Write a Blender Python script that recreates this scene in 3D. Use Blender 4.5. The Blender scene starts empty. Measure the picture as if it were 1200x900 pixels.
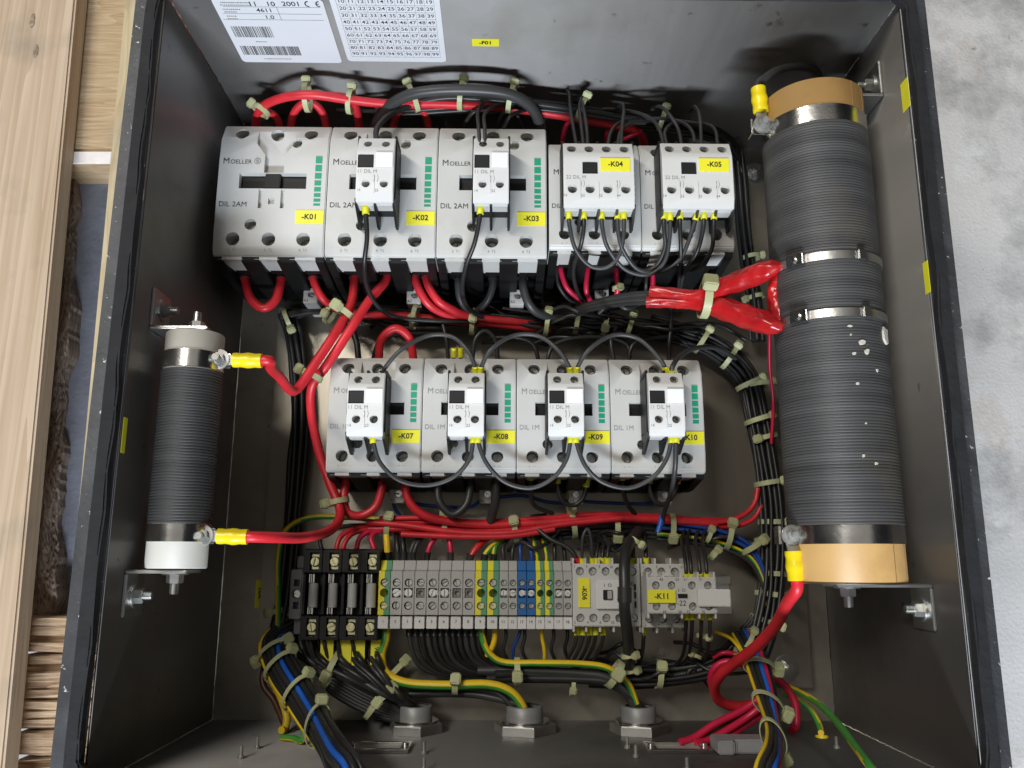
import bpy, bmesh, math, random
from mathutils import Vector, Matrix
random.seed(7)
scene = bpy.context.scene
COL = scene.collection
pi = math.pi

# ------------------------------------------------------------------ camera, world, lamps, exposure
CAM = Vector((-0.0239, -0.1491, 0.8417)); PITCH, YAW, ROLL, FPX = 0.2093, -0.0116, 0.0062, 965.17
RM = Matrix.Rotation(PITCH, 3, 'X') @ Matrix.Rotation(YAW, 3, 'Y') @ Matrix.Rotation(ROLL, 3, 'Z')
cd = bpy.data.cameras.new('camera'); cam = bpy.data.objects.new('camera', cd); COL.objects.link(cam)
cam.matrix_world = Matrix.Translation(CAM) @ RM.to_4x4()
cd.sensor_width = 36; cd.lens = FPX / 1200 * 36; cd.clip_start = 0.01; cd.clip_end = 50
scene.camera = cam
w = bpy.data.worlds.new('World'); scene.world = w; w.use_nodes = True
w.node_tree.nodes['Background'].inputs[0].default_value = (0.80, 0.86, 1.0, 1)
w.node_tree.nodes['Background'].inputs[1].default_value = 0.013
def lamp(name, loc, target, sx, sy, power, col):
    l = bpy.data.lights.new(name, 'AREA'); l.shape = 'RECTANGLE'; l.size = sx; l.size_y = sy; l.energy = power; l.color = col
    o = bpy.data.objects.new(name, l); COL.objects.link(o); o.location = loc
    o.rotation_euler = (Vector(target) - Vector(loc)).to_track_quat('-Z', 'Y').to_euler()
lamp('window_side_tube', (-0.2, -2.3, 1.62), (0, 0, 0), 1.2, 0.22, 112, (0.82, 0.90, 1.0))
lamp('hall_tube', (-1.35, 1.15, 2.7), (0, 0, 0), 0.30, 1.6, 58, (1.0, 0.95, 0.87))
lamp('overhead_fill', (0.2, 0.2, 3.0), (0.2, 0.2, 0), 3.2, 3.2, 9, (1.0, 0.95, 0.88))  # added soft fill lamp overhead, stands in for light off the ceiling
scene.view_settings.view_transform = 'Standard'; scene.view_settings.look = 'None'
scene.view_settings.exposure = -0.08; scene.view_settings.gamma = 1.0
scene.cycles.max_bounces = 8; scene.cycles.use_denoising = True

def P(px, py, z):
    d = RM @ Vector(((px - 600) / FPX, -(py - 450) / FPX, -1)); t = (z - CAM.z) / d.z
    return CAM + d * t
def PY(px, py, Y):
    d = RM @ Vector(((px - 600) / FPX, -(py - 450) / FPX, -1)); t = (Y - CAM.y) / d.y
    return CAM + d * t
def PX(px, py, X):
    d = RM @ Vector(((px - 600) / FPX, -(py - 450) / FPX, -1)); t = (X - CAM.x) / d.x
    return CAM + d * t

# ------------------------------------------------------------------ materials
MATS = {}
def mat(name, rgb, rough=0.5, metal=0.0, var=0.08, scale=60, bump=0.0, bscale=400, speck=None, coat=0, stretch=None, rvar=0.0, smudge=None):
    if name in MATS: return MATS[name]
    m = bpy.data.materials.new(name); MATS[name] = m; m.use_nodes = True
    nt = m.node_tree; N = nt.nodes; L = nt.links; b = N['Principled BSDF']
    b.inputs['Roughness'].default_value = rough; b.inputs['Metallic'].default_value = metal
    if coat: b.inputs['Coat Weight'].default_value = coat; b.inputs['Coat Roughness'].default_value = 0.15
    tc = N.new('ShaderNodeTexCoord'); vec = tc.outputs['Object']
    if stretch:
        mp = N.new('ShaderNodeMapping'); mp.inputs['Scale'].default_value = stretch; L.new(vec, mp.inputs[0]); vec = mp.outputs[0]
    nz = N.new('ShaderNodeTexNoise'); nz.inputs['Scale'].default_value = scale; nz.inputs['Detail'].default_value = 5; L.new(vec, nz.inputs[0])
    cr = N.new('ShaderNodeValToRGB'); cr.color_ramp.elements[0].position = 0.3; cr.color_ramp.elements[1].position = 0.7
    cr.color_ramp.elements[0].color = tuple(max(0, c * (1 - var)) for c in rgb) + (1,)
    cr.color_ramp.elements[1].color = tuple(min(1, c * (1 + var)) for c in rgb) + (1,)
    L.new(nz.outputs[0], cr.inputs[0]); col = cr.outputs[0]
    for (srgb, sscale, lo, hi) in ([speck] if speck else []) + (smudge or []):
        n2 = N.new('ShaderNodeTexNoise'); n2.inputs['Scale'].default_value = sscale; n2.inputs['Detail'].default_value = 6; n2.inputs['Roughness'].default_value = 0.62
        L.new(tc.outputs['Object'], n2.inputs[0])
        mr = N.new('ShaderNodeMapRange'); mr.inputs[1].default_value = lo; mr.inputs[2].default_value = hi; L.new(n2.outputs[0], mr.inputs[0])
        mx = N.new('ShaderNodeMix'); mx.data_type = 'RGBA'; L.new(mr.outputs[0], mx.inputs[0]); L.new(col, mx.inputs[6]); mx.inputs[7].default_value = tuple(srgb) + (1,)
        col = mx.outputs[2]
    L.new(col, b.inputs['Base Color'])
    if rvar:
        mr = N.new('ShaderNodeMapRange'); mr.inputs[3].default_value = rough - rvar; mr.inputs[4].default_value = rough + rvar
        L.new(nz.outputs[0], mr.inputs[0]); L.new(mr.outputs[0], b.inputs['Roughness'])
    if bump:
        n3 = N.new('ShaderNodeTexNoise'); n3.inputs['Scale'].default_value = bscale; n3.inputs['Detail'].default_value = 4; L.new(vec, n3.inputs[0])
        bp = N.new('ShaderNodeBump'); bp.inputs['Strength'].default_value = bump; bp.inputs['Distance'].default_value = 0.001
        L.new(n3.outputs[0], bp.inputs['Height']); L.new(bp.outputs[0], b.inputs['Normal'])
    return m
def woodmat(name, light, dark, axis=1, rough=0.75, fine=170, along=0.9):
    m = bpy.data.materials.new(name); MATS[name] = m; m.use_nodes = True
    nt = m.node_tree; N = nt.nodes; L = nt.links; b = N['Principled BSDF']; b.inputs['Roughness'].default_value = rough
    tc = N.new('ShaderNodeTexCoord'); mp = N.new('ShaderNodeMapping'); s = [9, 9, 9]; s[axis] = along; mp.inputs['Scale'].default_value = s
    L.new(tc.outputs['Object'], mp.inputs[0])
    n0 = N.new('ShaderNodeTexNoise'); n0.inputs['Scale'].default_value = 2.2; n0.inputs['Detail'].default_value = 2; L.new(mp.outputs[0], n0.inputs[0])
    ml = N.new('ShaderNodeMath'); ml.operation = 'MULTIPLY'; ml.inputs[1].default_value = 17; L.new(n0.outputs[0], ml.inputs[0])
    sn = N.new('ShaderNodeMath'); sn.operation = 'FRACT'; L.new(ml.outputs[0], sn.inputs[0])
    n1 = N.new('ShaderNodeTexNoise'); n1.inputs['Scale'].default_value = fine / 9; n1.inputs['Detail'].default_value = 5; L.new(mp.outputs[0], n1.inputs[0])
    ad = N.new('ShaderNodeMath'); ad.operation = 'MULTIPLY_ADD'; ad.inputs[1].default_value = 0.32; L.new(sn.outputs[0], ad.inputs[0]); L.new(n1.outputs[0], ad.inputs[2])
    cr = N.new('ShaderNodeValToRGB'); e = cr.color_ramp.elements; e[0].position = 0.32; e[0].color = tuple(light) + (1,); e[1].position = 0.95; e[1].color = tuple(dark) + (1,)
    L.new(ad.outputs[0], cr.inputs[0]); col = cr.outputs[0]
    n2 = N.new('ShaderNodeTexNoise'); n2.inputs['Scale'].default_value = 14; n2.inputs['Detail'].default_value = 6; L.new(tc.outputs['Object'], n2.inputs[0])
    mr = N.new('ShaderNodeMapRange'); mr.inputs[1].default_value = 0.56; mr.inputs[2].default_value = 0.78; mr.inputs[4].default_value = 0.6; L.new(n2.outputs[0], mr.inputs[0])
    mx = N.new('ShaderNodeMix'); mx.data_type = 'RGBA'; L.new(mr.outputs[0], mx.inputs[0]); L.new(col, mx.inputs[6]); mx.inputs[7].default_value = (0.22, 0.19, 0.16, 1)
    L.new(mx.outputs[2], b.inputs['Base Color'])
    bp = N.new('ShaderNodeBump'); bp.inputs['Strength'].default_value = 0.45; bp.inputs['Distance'].default_value = 0.002
    L.new(n1.outputs[0], bp.inputs['Height']); L.new(bp.outputs[0], b.inputs['Normal'])
    return m

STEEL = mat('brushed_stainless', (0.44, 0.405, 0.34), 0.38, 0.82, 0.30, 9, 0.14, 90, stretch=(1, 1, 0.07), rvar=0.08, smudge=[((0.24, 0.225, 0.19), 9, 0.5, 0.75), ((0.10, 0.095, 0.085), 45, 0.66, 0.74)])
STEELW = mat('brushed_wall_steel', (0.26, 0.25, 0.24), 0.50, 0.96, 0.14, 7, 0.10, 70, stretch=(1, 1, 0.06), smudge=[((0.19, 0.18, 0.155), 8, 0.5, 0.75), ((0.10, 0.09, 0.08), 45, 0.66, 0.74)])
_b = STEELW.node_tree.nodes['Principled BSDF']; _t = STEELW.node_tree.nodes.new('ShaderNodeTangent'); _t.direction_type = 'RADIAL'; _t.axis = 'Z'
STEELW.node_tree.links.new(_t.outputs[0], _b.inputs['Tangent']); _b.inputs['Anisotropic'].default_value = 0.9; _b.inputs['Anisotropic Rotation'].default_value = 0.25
PLATE = mat('zinc_plate', (0.35, 0.32, 0.265), 0.38, 0.82, 0.28, 9, 0.10, 120, stretch=(1, 0.10, 1), rvar=0.05, smudge=[((0.12, 0.07, 0.04), 26, 0.68, 0.74)])
RIMB = mat('rim_black', (0.040, 0.042, 0.046), 0.55, 0.0, 0.35, 30, 0.5, 300, speck=((0.62, 0.62, 0.60), 190, 0.655, 0.69), smudge=[((0.10, 0.10, 0.105), 14, 0.5, 0.8)])
GASK = mat('gasket_foam', (0.012, 0.012, 0.014), 0.8, 0, 0.3, 60, 0.6, 200, speck=((0.4, 0.4, 0.38), 300, 0.74, 0.76))
SHINY = mat('polished_steel', (0.72, 0.71, 0.68), 0.22, 1.0, 0.08, 80, 0.08, 300, rvar=0.06)
ZINC = mat('zinc_bracket', (0.52, 0.52, 0.50), 0.38, 1.0, 0.12, 40, 0.1, 300)
DULLS = mat('dull_screw', (0.46, 0.46, 0.43), 0.38, 0.65, 0.2, 90)
LUGM = mat('lug_metal', (0.36, 0.36, 0.34), 0.5, 0.6, 0.25, 120)
LINKM = mat('bright_link', (0.72, 0.72, 0.70), 0.36, 0.45, 0.1, 90)
BRASS = mat('brass_plated', (0.70, 0.68, 0.40), 0.34, 0.55, 0.10, 80)
GREYP = mat('light_grey_plastic', (0.565, 0.565, 0.545), 0.42, 0, 0.05, 25, 0.06, 700, smudge=[((0.47, 0.455, 0.41), 14, 0.52, 0.80), ((0.42, 0.39, 0.33), 70, 0.68, 0.78)])
WHITEP = mat('white_plastic', (0.70, 0.70, 0.69), 0.38, 0, 0.03, 25, 0.05, 700)
TERMG = mat('terminal_grey', (0.42, 0.42, 0.40), 0.45, 0, 0.06, 40, 0.05, 600)
BLACKP = mat('black_plastic', (0.008, 0.008, 0.008), 0.5, 0, 0.25, 60, 0.08, 600)
DARKG = mat('dark_grey_plastic', (0.014, 0.014, 0.015), 0.5, 0, 0.15, 60)
YELP = mat('yellow_label', (0.86, 0.80, 0.03), 0.45, 0, 0.03, 40)
INK = mat('ink', (0.02, 0.02, 0.02), 0.6, 0, 0.1, 50)
INKG = mat('grey_ink', (0.25, 0.25, 0.24), 0.6, 0, 0.1, 50)
GREENM = mat('green_mark', (0.0, 0.30, 0.16), 0.5, 0, 0.05, 50)
PAPER = mat('white_film', (0.76, 0.77, 0.80), 0.35, 0, 0.02, 20)
TIE = mat('pale_green_nylon', (0.50, 0.53, 0.30), 0.42, 0, 0.10, 60)
TIE.node_tree.nodes['Principled BSDF'].inputs['Subsurface Weight'].default_value = 0.25
TIE.node_tree.nodes['Principled BSDF'].inputs['Subsurface Radius'].default_value = (0.003, 0.003, 0.002)
WC = {'red': mat('red_pvc', (0.66, 0.024, 0.036), 0.40, 0, 0.14, 55, 0.05, 300, rvar=0.1, speck=((0.70, 0.25, 0.25), 420, 0.74, 0.78)), 'black': mat('black_pvc', (0.014, 0.014, 0.014), 0.40, 0, 0.2, 40, speck=((0.22, 0.22, 0.22), 260, 0.70, 0.76)),
      'grey': mat('grey_black_pvc', (0.042, 0.042, 0.042), 0.42, 0, 0.15, 40), 'blue': mat('blue_pvc', (0.015, 0.06, 0.28), 0.38, 0, 0.1, 40),
      'brightblue': mat('bright_blue_pvc', (0.02, 0.13, 0.58), 0.38, 0, 0.1, 40), 'pink': mat('crimson_pvc', (0.58, 0.015, 0.06), 0.38, 0, 0.08, 40),
      'yellow': mat('yellow_pvc', (0.80, 0.55, 0.02), 0.4, 0, 0.06, 40), 'green': mat('green_pvc', (0.06, 0.30, 0.04), 0.4, 0, 0.08, 40),
      'brown': mat('brown_pvc', (0.10, 0.035, 0.02), 0.4, 0, 0.1, 40), 'redsleeve': mat('red_sleeve', (0.44, 0.011, 0.013), 0.30, 0, 0.2, 50, 0.4, 160, coat=0.25)}
def vary(m, tint, amt):
    nt = m.node_tree; b = nt.nodes['Principled BSDF']; src = b.inputs['Base Color'].links[0].from_socket; oi = nt.nodes.new('ShaderNodeObjectInfo'); mu = nt.nodes.new('ShaderNodeMath'); mu.operation = 'MULTIPLY'; mu.inputs[1].default_value = amt
    nt.links.new(oi.outputs['Random'], mu.inputs[0]); mx = nt.nodes.new('ShaderNodeMix'); mx.data_type = 'RGBA'; nt.links.new(mu.outputs[0], mx.inputs[0]); nt.links.new(src, mx.inputs[6]); mx.inputs[7].default_value = tint + (1,); nt.links.new(mx.outputs[2], b.inputs['Base Color'])
vary(GREYP, (0.40, 0.37, 0.30), 0.22); vary(WHITEP, (0.55, 0.52, 0.44), 0.2); vary(WC['red'], (0.40, 0.03, 0.03), 0.3); vary(WC['black'], (0.05, 0.05, 0.048), 0.6); vary(TIE, (0.42, 0.40, 0.22), 0.5); vary(TERMG, (0.34, 0.33, 0.30), 0.4)
FERY = mat('yellow_ferrule', (0.72, 0.70, 0.03), 0.42, 0, 0.06, 80)
FERR = mat('red_ferrule', (0.7, 0.02, 0.03), 0.42, 0, 0.06, 80)
LUGY = mat('yellow_lug_sleeve', (0.85, 0.66, 0.01), 0.32, 0, 0.05, 50)
CERT = mat('tan_ceramic', (0.58, 0.35, 0.13), 0.42, 0, 0.10, 14, 0.05, 300, smudge=[((0.46, 0.26, 0.09), 20, 0.55, 0.8)])
CERW = mat('white_ceramic', (0.56, 0.54, 0.48), 0.45, 0, 0.08, 20, 0.05, 300)
WIND = mat('winding_enamel', (0.068, 0.067, 0.067), 0.52, 0.1, 0.38, 10, stretch=(0.25, 9, 0.25), smudge=[((0.115, 0.10, 0.07), 7, 0.56, 0.80), ((0.16, 0.16, 0.15), 160, 0.70, 0.74)])
WIND2 = mat('dark_winding_enamel', (0.036, 0.036, 0.036), 0.55, 0.05, 0.3, 10, stretch=(0.25, 9, 0.25))
GREENT = mat('terminal_green', (0.10, 0.30, 0.17), 0.45, 0, 0.05, 40)
YELT = mat('terminal_yellow', (0.78, 0.68, 0.03), 0.45, 0, 0.05, 40)
BLUET = mat('terminal_blue', (0.015, 0.12, 0.36), 0.45, 0, 0.06, 40)
FUSE = mat('fuse_ceramic', (0.46, 0.46, 0.45), 0.5, 0, 0.12, 60)
PLASTER = mat('plaster', (0.62, 0.58, 0.50), 0.8, 0, 0.1, 90, 0.6, 500)
FLOOR = mat('concrete', (0.61, 0.595, 0.58), 0.62, 0, 0.12, 7, 0.6, 260, speck=((0.50, 0.49, 0.47), 320, 0.58, 0.74), smudge=[((0.28, 0.275, 0.27), 6.0, 0.535, 0.70), ((0.10, 0.10, 0.10), 150, 0.73, 0.76), ((0.52, 0.42, 0.33), 11, 0.62, 0.8), ((0.14, 0.14, 0.14), 42, 0.69, 0.74), ((0.70, 0.70, 0.70), 22, 0.6, 0.75)])
BLUELIT = mat('daylight_tinted_slab', (0.20, 0.21, 0.25), 0.8, 0, 0.18, 30, 0.8, 160, smudge=[((0.06, 0.06, 0.07), 60, 0.66, 0.72)])  # concrete with blue daylight and the shade of the gap mixed into its colour
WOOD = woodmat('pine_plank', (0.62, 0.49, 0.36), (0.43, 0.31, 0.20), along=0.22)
WOODX = woodmat('sawn_pine', (0.52, 0.40, 0.25), (0.36, 0.24, 0.13), axis=0, fine=330)
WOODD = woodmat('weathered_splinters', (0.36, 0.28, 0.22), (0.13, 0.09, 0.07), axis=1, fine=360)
WOODE = woodmat('torn_end_grain', (0.58, 0.42, 0.27), (0.20, 0.115, 0.06), axis=0, fine=420)

# ------------------------------------------------------------------ mesh helpers
class MB:
    def __init__(s): s.bm = bmesh.new()
    def _bev(s, vs, bev, seg):
        if bev > 0:
            es = list({e for v in vs for e in v.link_edges}); bmesh.ops.bevel(s.bm, geom=es, offset=bev, segments=seg, affect='EDGES', clamp_overlap=True)
    def box(s, x0, x1, y0, y1, z0, z1, bev=0, seg=2, mi=0):
        r = bmesh.ops.create_cube(s.bm, size=1.0); vs = r['verts']
        for v in vs: v.co = Vector(((x0 + x1) / 2 + v.co.x * (x1 - x0), (y0 + y1) / 2 + v.co.y * (y1 - y0), (z0 + z1) / 2 + v.co.z * (z1 - z0)))
        for f in {f for v in vs for f in v.link_faces}: f.material_index = mi
        s._bev(vs, bev, seg); return s
    def prism(s, pts, a, b, axis='x', bev=0, seg=2, mi=0):
        def mk(p, t):
            return Vector((t, p[0], p[1])) if axis == 'x' else Vector((p[0], t, p[1])) if axis == 'y' else Vector((p[0], p[1], t))
        A = [s.bm.verts.new(mk(p, a)) for p in pts]; B = [s.bm.verts.new(mk(p, b)) for p in pts]; n = len(pts)
        fs = [s.bm.faces.new(A), s.bm.faces.new(B[::-1])] + [s.bm.faces.new((A[i], B[i], B[(i + 1) % n], A[(i + 1) % n])) for i in range(n)]
        bmesh.ops.recalc_face_normals(s.bm, faces=fs)
        for f in fs: f.material_index = mi
        s._bev(A + B, bev, seg); return s
    def cyl(s, c, ax, r0, h, n=20, r1=None, bev=0, mi=0, rot=0):
        r1 = r0 if r1 is None else r1; c = Vector(c); ax = Vector(ax).normalized(); u = ax.orthogonal().normalized(); v = ax.cross(u)
        A = []; B = []
        for i in range(n):
            a = 2 * pi * i / n + rot; d = u * math.cos(a) + v * math.sin(a); A.append(s.bm.verts.new(c + d * r0)); B.append(s.bm.verts.new(c + ax * h + d * r1))
        fs = [s.bm.faces.new(A[::-1]), s.bm.faces.new(B)] + [s.bm.faces.new((A[i], A[(i + 1) % n], B[(i + 1) % n], B[i])) for i in range(n)]
        for f in fs: f.material_index = mi
        if bev: bmesh.ops.bevel(s.bm, geom=list({e for x in B for e in x.link_edges if e.other_vert(x) in B}), offset=bev, segments=2, affect='EDGES', clamp_overlap=True)
        return s
    def mesh(s, name='m', smooth=True, ang=35):
        bmesh.ops.recalc_face_normals(s.bm, faces=s.bm.faces[:])
        m = bpy.data.meshes.new(name)
        if smooth:
            for f in s.bm.faces: f.smooth = True
            for e in s.bm.edges:
                if len(e.link_faces) == 2 and e.calc_face_angle(0) > math.radians(ang): e.smooth = False
        s.bm.to_mesh(m); s.bm.free(); return m
def ob(name, mesh, mats, parent=None, loc=(0, 0, 0), **props):
    if not isinstance(mats, (list, tuple)): mats = [mats]
    if len(mesh.materials) == 0:
        for x in mats: mesh.materials.append(x)
        o = bpy.data.objects.new(name, mesh)
    else:
        o = bpy.data.objects.new(name, mesh)
        for i, x in enumerate(mats):
            if mesh.materials[i] is not x: o.material_slots[i].link = 'OBJECT'; o.material_slots[i].material = x
    COL.objects.link(o); o.location = loc
    if parent: o.parent = parent
    for k, v in props.items(): o[k] = v
    return o
def empty(name, loc, **props):
    o = bpy.data.objects.new(name, None); COL.objects.link(o); o.location = loc; o.empty_display_size = 0.01
    for k, v in props.items(): o[k] = v
    return o
CACHE = {}
def cached(key, fn):
    if key not in CACHE: CACHE[key] = fn()
    return CACHE[key]
def carve(base, cut):
    a = bpy.data.objects.new('a', base.mesh('a', False)); b = bpy.data.objects.new('b', cut.mesh('b', False)); COL.objects.link(a); COL.objects.link(b)
    md = a.modifiers.new('b', 'BOOLEAN'); md.operation = 'DIFFERENCE'; md.object = b; md.solver = 'EXACT'; md.use_self = True
    bpy.context.view_layer.update()
    dg = bpy.context.evaluated_depsgraph_get(); m = bpy.data.meshes.new_from_object(a.evaluated_get(dg))
    bpy.data.objects.remove(a); bpy.data.objects.remove(b)
    bm = bmesh.new(); bm.from_mesh(m); bmesh.ops.remove_doubles(bm, verts=bm.verts[:], dist=1e-6)
    for f in bm.faces: f.smooth = True
    for e in bm.edges:
        if len(e.link_faces) != 2 or e.calc_face_angle(0) > math.radians(28): e.smooth = False
    bm.to_mesh(m); bm.free(); m.materials.clear(); return m
def text_mesh(s, size, align='LEFT', bold=0.0, sx=1.0):
    def mk():
        c = bpy.data.curves.new('t', 'FONT'); c.body = s; c.size = size; c.align_x = align; c.align_y = 'CENTER'; c.resolution_u = 3; c.offset = bold * size
        o = bpy.data.objects.new('t', c); COL.objects.link(o); bpy.context.view_layer.update()
        m = bpy.data.meshes.new_from_object(o.evaluated_get(bpy.context.evaluated_depsgraph_get())); bpy.data.objects.remove(o)
        m.transform(Matrix.Diagonal((sx, 1, 1, 1))); m.materials.clear(); return m
    return cached(('t', s, size, align, bold, sx), mk)
def join_texts(items):
    """items: (string, size, x, y, align, bold) -> one flat print mesh"""
    bm = bmesh.new()
    for (s, size, x, y, al, bold) in items:
        m = text_mesh(s, size, al, bold); n = len(bm.verts); bm.from_mesh(m); bm.verts.ensure_lookup_table()
        for v in bm.verts[n:]: v.co.x += x; v.co.y += y
    m = bpy.data.meshes.new('print'); bm.to_mesh(m); bm.free(); return m
def catmull(pts, n=7):
    if len(pts) == 2: return [pts[0].lerp(pts[1], i / 4) for i in range(5)]
    out = []; q = [pts[0] * 2 - pts[1]] + pts + [pts[-1] * 2 - pts[-2]]
    for i in range(1, len(q) - 2):
        p0, p1, p2, p3 = q[i - 1:i + 3]
        # centripetal style
        for k in range(n):
            t = k / n; out.append(0.5 * ((2 * p1) + (p2 - p0) * t + (2 * p0 - 5 * p1 + 4 * p2 - p3) * t * t + (3 * p1 - p0 - 3 * p2 + p3) * t ** 3))
    out.append(pts[-1]); return out
def tube_mesh(path, r, n=10, split=0, twist=0.0, rfun=None, flat=1.0):
    V = []; F = []; MI = []; T = []; GR = []
    for i in range(len(path)):
        a = path[max(0, i - 1)]; b = path[min(len(path) - 1, i + 1)]; t = (b - a); T.append(t.normalized() if t.length > 1e-9 else Vector((0, 0, 1)))
    u = T[0].orthogonal().normalized(); s = 0
    for i, p in enumerate(path):
        u = (u - T[i] * u.dot(T[i])).normalized(); v = T[i].cross(u)
        if i: s += (p - path[i - 1]).length
        rr = r if rfun is None else r * rfun(i / (len(path) - 1))
        for k in range(n):
            a = 2 * pi * k / n; V.append(p + (u * math.cos(a) + v * math.sin(a) * flat) * rr)
            if split:
                am = a + pi / n; sd = T[i].cross(Vector((0, 0, 1))); sd = sd.normalized() if sd.length > 1e-3 else u; w_ = -0.35 + 0.5 * math.sin(s * twist); ud = T[i].cross(sd)
                GR.append((u * math.cos(am) + v * math.sin(am)).dot(sd * math.cos(w_) + ud * math.sin(w_)) > 0.08)
    for i in range(len(path) - 1):
        for k in range(n):
            F.append((i * n + k, i * n + (k + 1) % n, (i + 1) * n + (k + 1) % n, (i + 1) * n + k)); MI.append(1 if split and GR[i * n + k] else 0)
    F.append(tuple(range(n))[::-1]); MI.append(0); F.append(tuple((len(path) - 1) * n + k for k in range(n))); MI.append(0)
    m = bpy.data.meshes.new('tube'); m.from_pydata([tuple(v) for v in V], [], F)
    m.polygons.foreach_set('use_smooth', [True] * len(F)); m.polygons.foreach_set('material_index', MI); m.update(); m.set_sharp_from_angle(angle=math.radians(50)); return m

# ------------------------------------------------------------------ wires and ties
WN = {'red': 'red_wire', 'black': 'black_wire', 'grey': 'black_wire', 'blue': 'blue_wire', 'brightblue': 'blue_wire', 'pink': 'red_wire', 'yg': 'earth_wire', 'yellow': 'yellow_wire', 'brown': 'brown_wire', 'green': 'green_wire'}
def wire3(label, col, r, pts, group=None, f0=None, f1=None, n=10):
    pts = [Vector((p.x, max(p.y, -0.3008 + r + 0.0008) if p.z < 0.225 else p.y, p.z)) for p in pts]; path = catmull(pts)
    if col == 'yg': m = tube_mesh(path, r, 14, 1, 16.0); mats = [WC['yellow'], WC['green']]
    else: m = tube_mesh(path, r, n); mats = [WC[col]]
    o = ob(WN[col], m, mats, None, label=label, category='wire')
    if group: o['group'] = group
    for end, f in ((0, f0), (1, f1)):
        if not f: continue
        L = 0.0085 if f in ('y', 'r') else 0.012
        q = path if end == 0 else path[::-1]; d = (q[min(4, len(q) - 1)] - q[0]).normalized(); seg = [q[0] + d * L * k_ / 5 for k_ in range(6)]
        ob('ferrule', tube_mesh(seg, max(r * 1.5, 0.0025) if f in ('y', 'r') else r * 1.22, 14), {'y': FERY, 'r': FERR, 'k': WC['black']}[f], o)
    return o
def wire(label, col, r, pts, group=None, f0=None, f1=None, end=None):
    return wire3(label, col, r, [P(*p) for p in pts] + ([end + Vector((0.006, 0, 0)), end - Vector((0.004, 0, 0))] if end else []), group, f0, f1)
def bundle(label, specs, pts, group, spread=1.0, seed=0, lay=None):
    """parallel wires laid side by side round one centre path; specs: list of (colour, radius)"""
    rnd = random.Random(seed); base = [P(*p) for p in pts]; offs = []
    rmean = sum(r for _, r in specs) / len(specs); k = 0; ring = 0
    cells = [(0, 0)]
    for R in range(1, 4):
        m = 6 * R
        for i in range(m): cells.append((R * 2.02 * math.cos(2 * pi * i / m + R), R * 2.02 * math.sin(2 * pi * i / m + R)))
    for i, (c, r) in enumerate(specs):
        cx, cy = (lay or cells)[i]; out = []
        for j, p in enumerate(base):
            a = base[max(0, j - 1)]; b = base[min(len(base) - 1, j + 1)]; t = (b - a).normalized(); s = Vector((-t.y, t.x, 0)); s = s.normalized() if s.length > 1e-4 else Vector((1, 0, 0)); up = t.cross(s); up = up if up.z > 0 else -up
            jit = 0.35 if not lay else 0.15
            out.append(p + (s * (cx + rnd.uniform(-jit, jit)) + up * (cy + rnd.uniform(-jit, jit))) * rmean * spread)
        lb = label if isinstance(label, str) else label[c]
        wire3(lb, c, r, out, group + ', ' + {'yg': 'yellow and green', 'brightblue': 'blue', 'pink': 'red', 'grey': 'black'}.get(c, c) + ' ones', n=8)
def tie(label, px, py, z, dx, dy, rad, side=1, elev=35, hs=1.0, group=None, squash=1.0, along=None):
    c = P(px, py, z); elev += random.uniform(-8, 8); a = (P(px + dx + random.uniform(-1.5, 1.5), py + dy + random.uniform(-1.5, 1.5), z) - c).normalized(); s = Vector((-a.y, a.x, 0))
    if (P(px + 1, py, z) - c).dot(s) < 0 and abs(dx) < abs(dy): s = -s      # side +1: picture right for upright runs
    if abs(dx) >= abs(dy) and s.y < 0: s = -s                              # side +1: picture up for level runs
    up = Vector((0, 0, 1))
    if along:                                                              # follow a sloping run
        k = min(range(1, len(along) - 1), key=lambda i_: abs(along[i_].y - P(px, py, along[i_].z).y)); c = along[k].copy(); a = (along[k + 1] - along[k - 1]).normalized(); s = a.cross(up).normalized(); s = s if s.x > 0 else -s; up = a.cross(s); up = up if up.z > 0 else -up
    s = s * side; n = 26; wd = 0.0020 * hs; th = 0.0007
    bm = bmesh.new(); rings = []
    for i in range(n):
        t = 2 * pi * i / n; d = s * math.cos(t) + up * math.sin(t) * squash
        rings.append([bm.verts.new(c + d * (rad + th * q) + a * (wd * e)) for (q, e) in ((0, -1), (1.6, -1), (1.6, 1), (0, 1))])
    for i in range(n):
        A = rings[i]; B = rings[(i + 1) % n]
        for k in range(4): bm.faces.new((A[k], A[(k + 1) % 4], B[(k + 1) % 4], B[k]))
    mb = MB(); mb.bm.free(); mb.bm = bm
    o = empty('cable_tie', c, label=label, category='cable tie')
    if group: o['group'] = group
    m = mb.mesh('band'); m.transform(Matrix.Translation(-c)); ob('band', m, TIE, o)
    e = math.radians(elev); d = s * math.cos(e) + up * math.sin(e); tg = s * -math.sin(e) + up * math.cos(e)
    h = MB(); h.box(-0.0036 * hs, 0.0036 * hs, -0.0037 * hs, 0.0037 * hs, -0.0027 * hs, 0.0030 * hs, 0.0011, 2); hm = h.mesh('head')
    M3 = Matrix((a, tg, d)).transposed().to_4x4(); M3.translation = s * math.cos(e) * rad + up * math.sin(e) * rad * squash + d * (0.0026 * hs); hm.transform(M3); ob('head', hm, TIE, o)
    return o

for m_ in (BLACKP, DARKG): m_.node_tree.nodes['Principled BSDF'].inputs['Specular IOR Level'].default_value = 0.3

# ------------------------------------------------------------------ setting: floor, slab under the pallet
HW, HH, DEP = 0.30, 0.3008, 0.2507
ob('concrete_floor', MB().box(-3, 3, -3, 3, -0.08, -0.03).mesh(), FLOOR, kind='structure')

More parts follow.
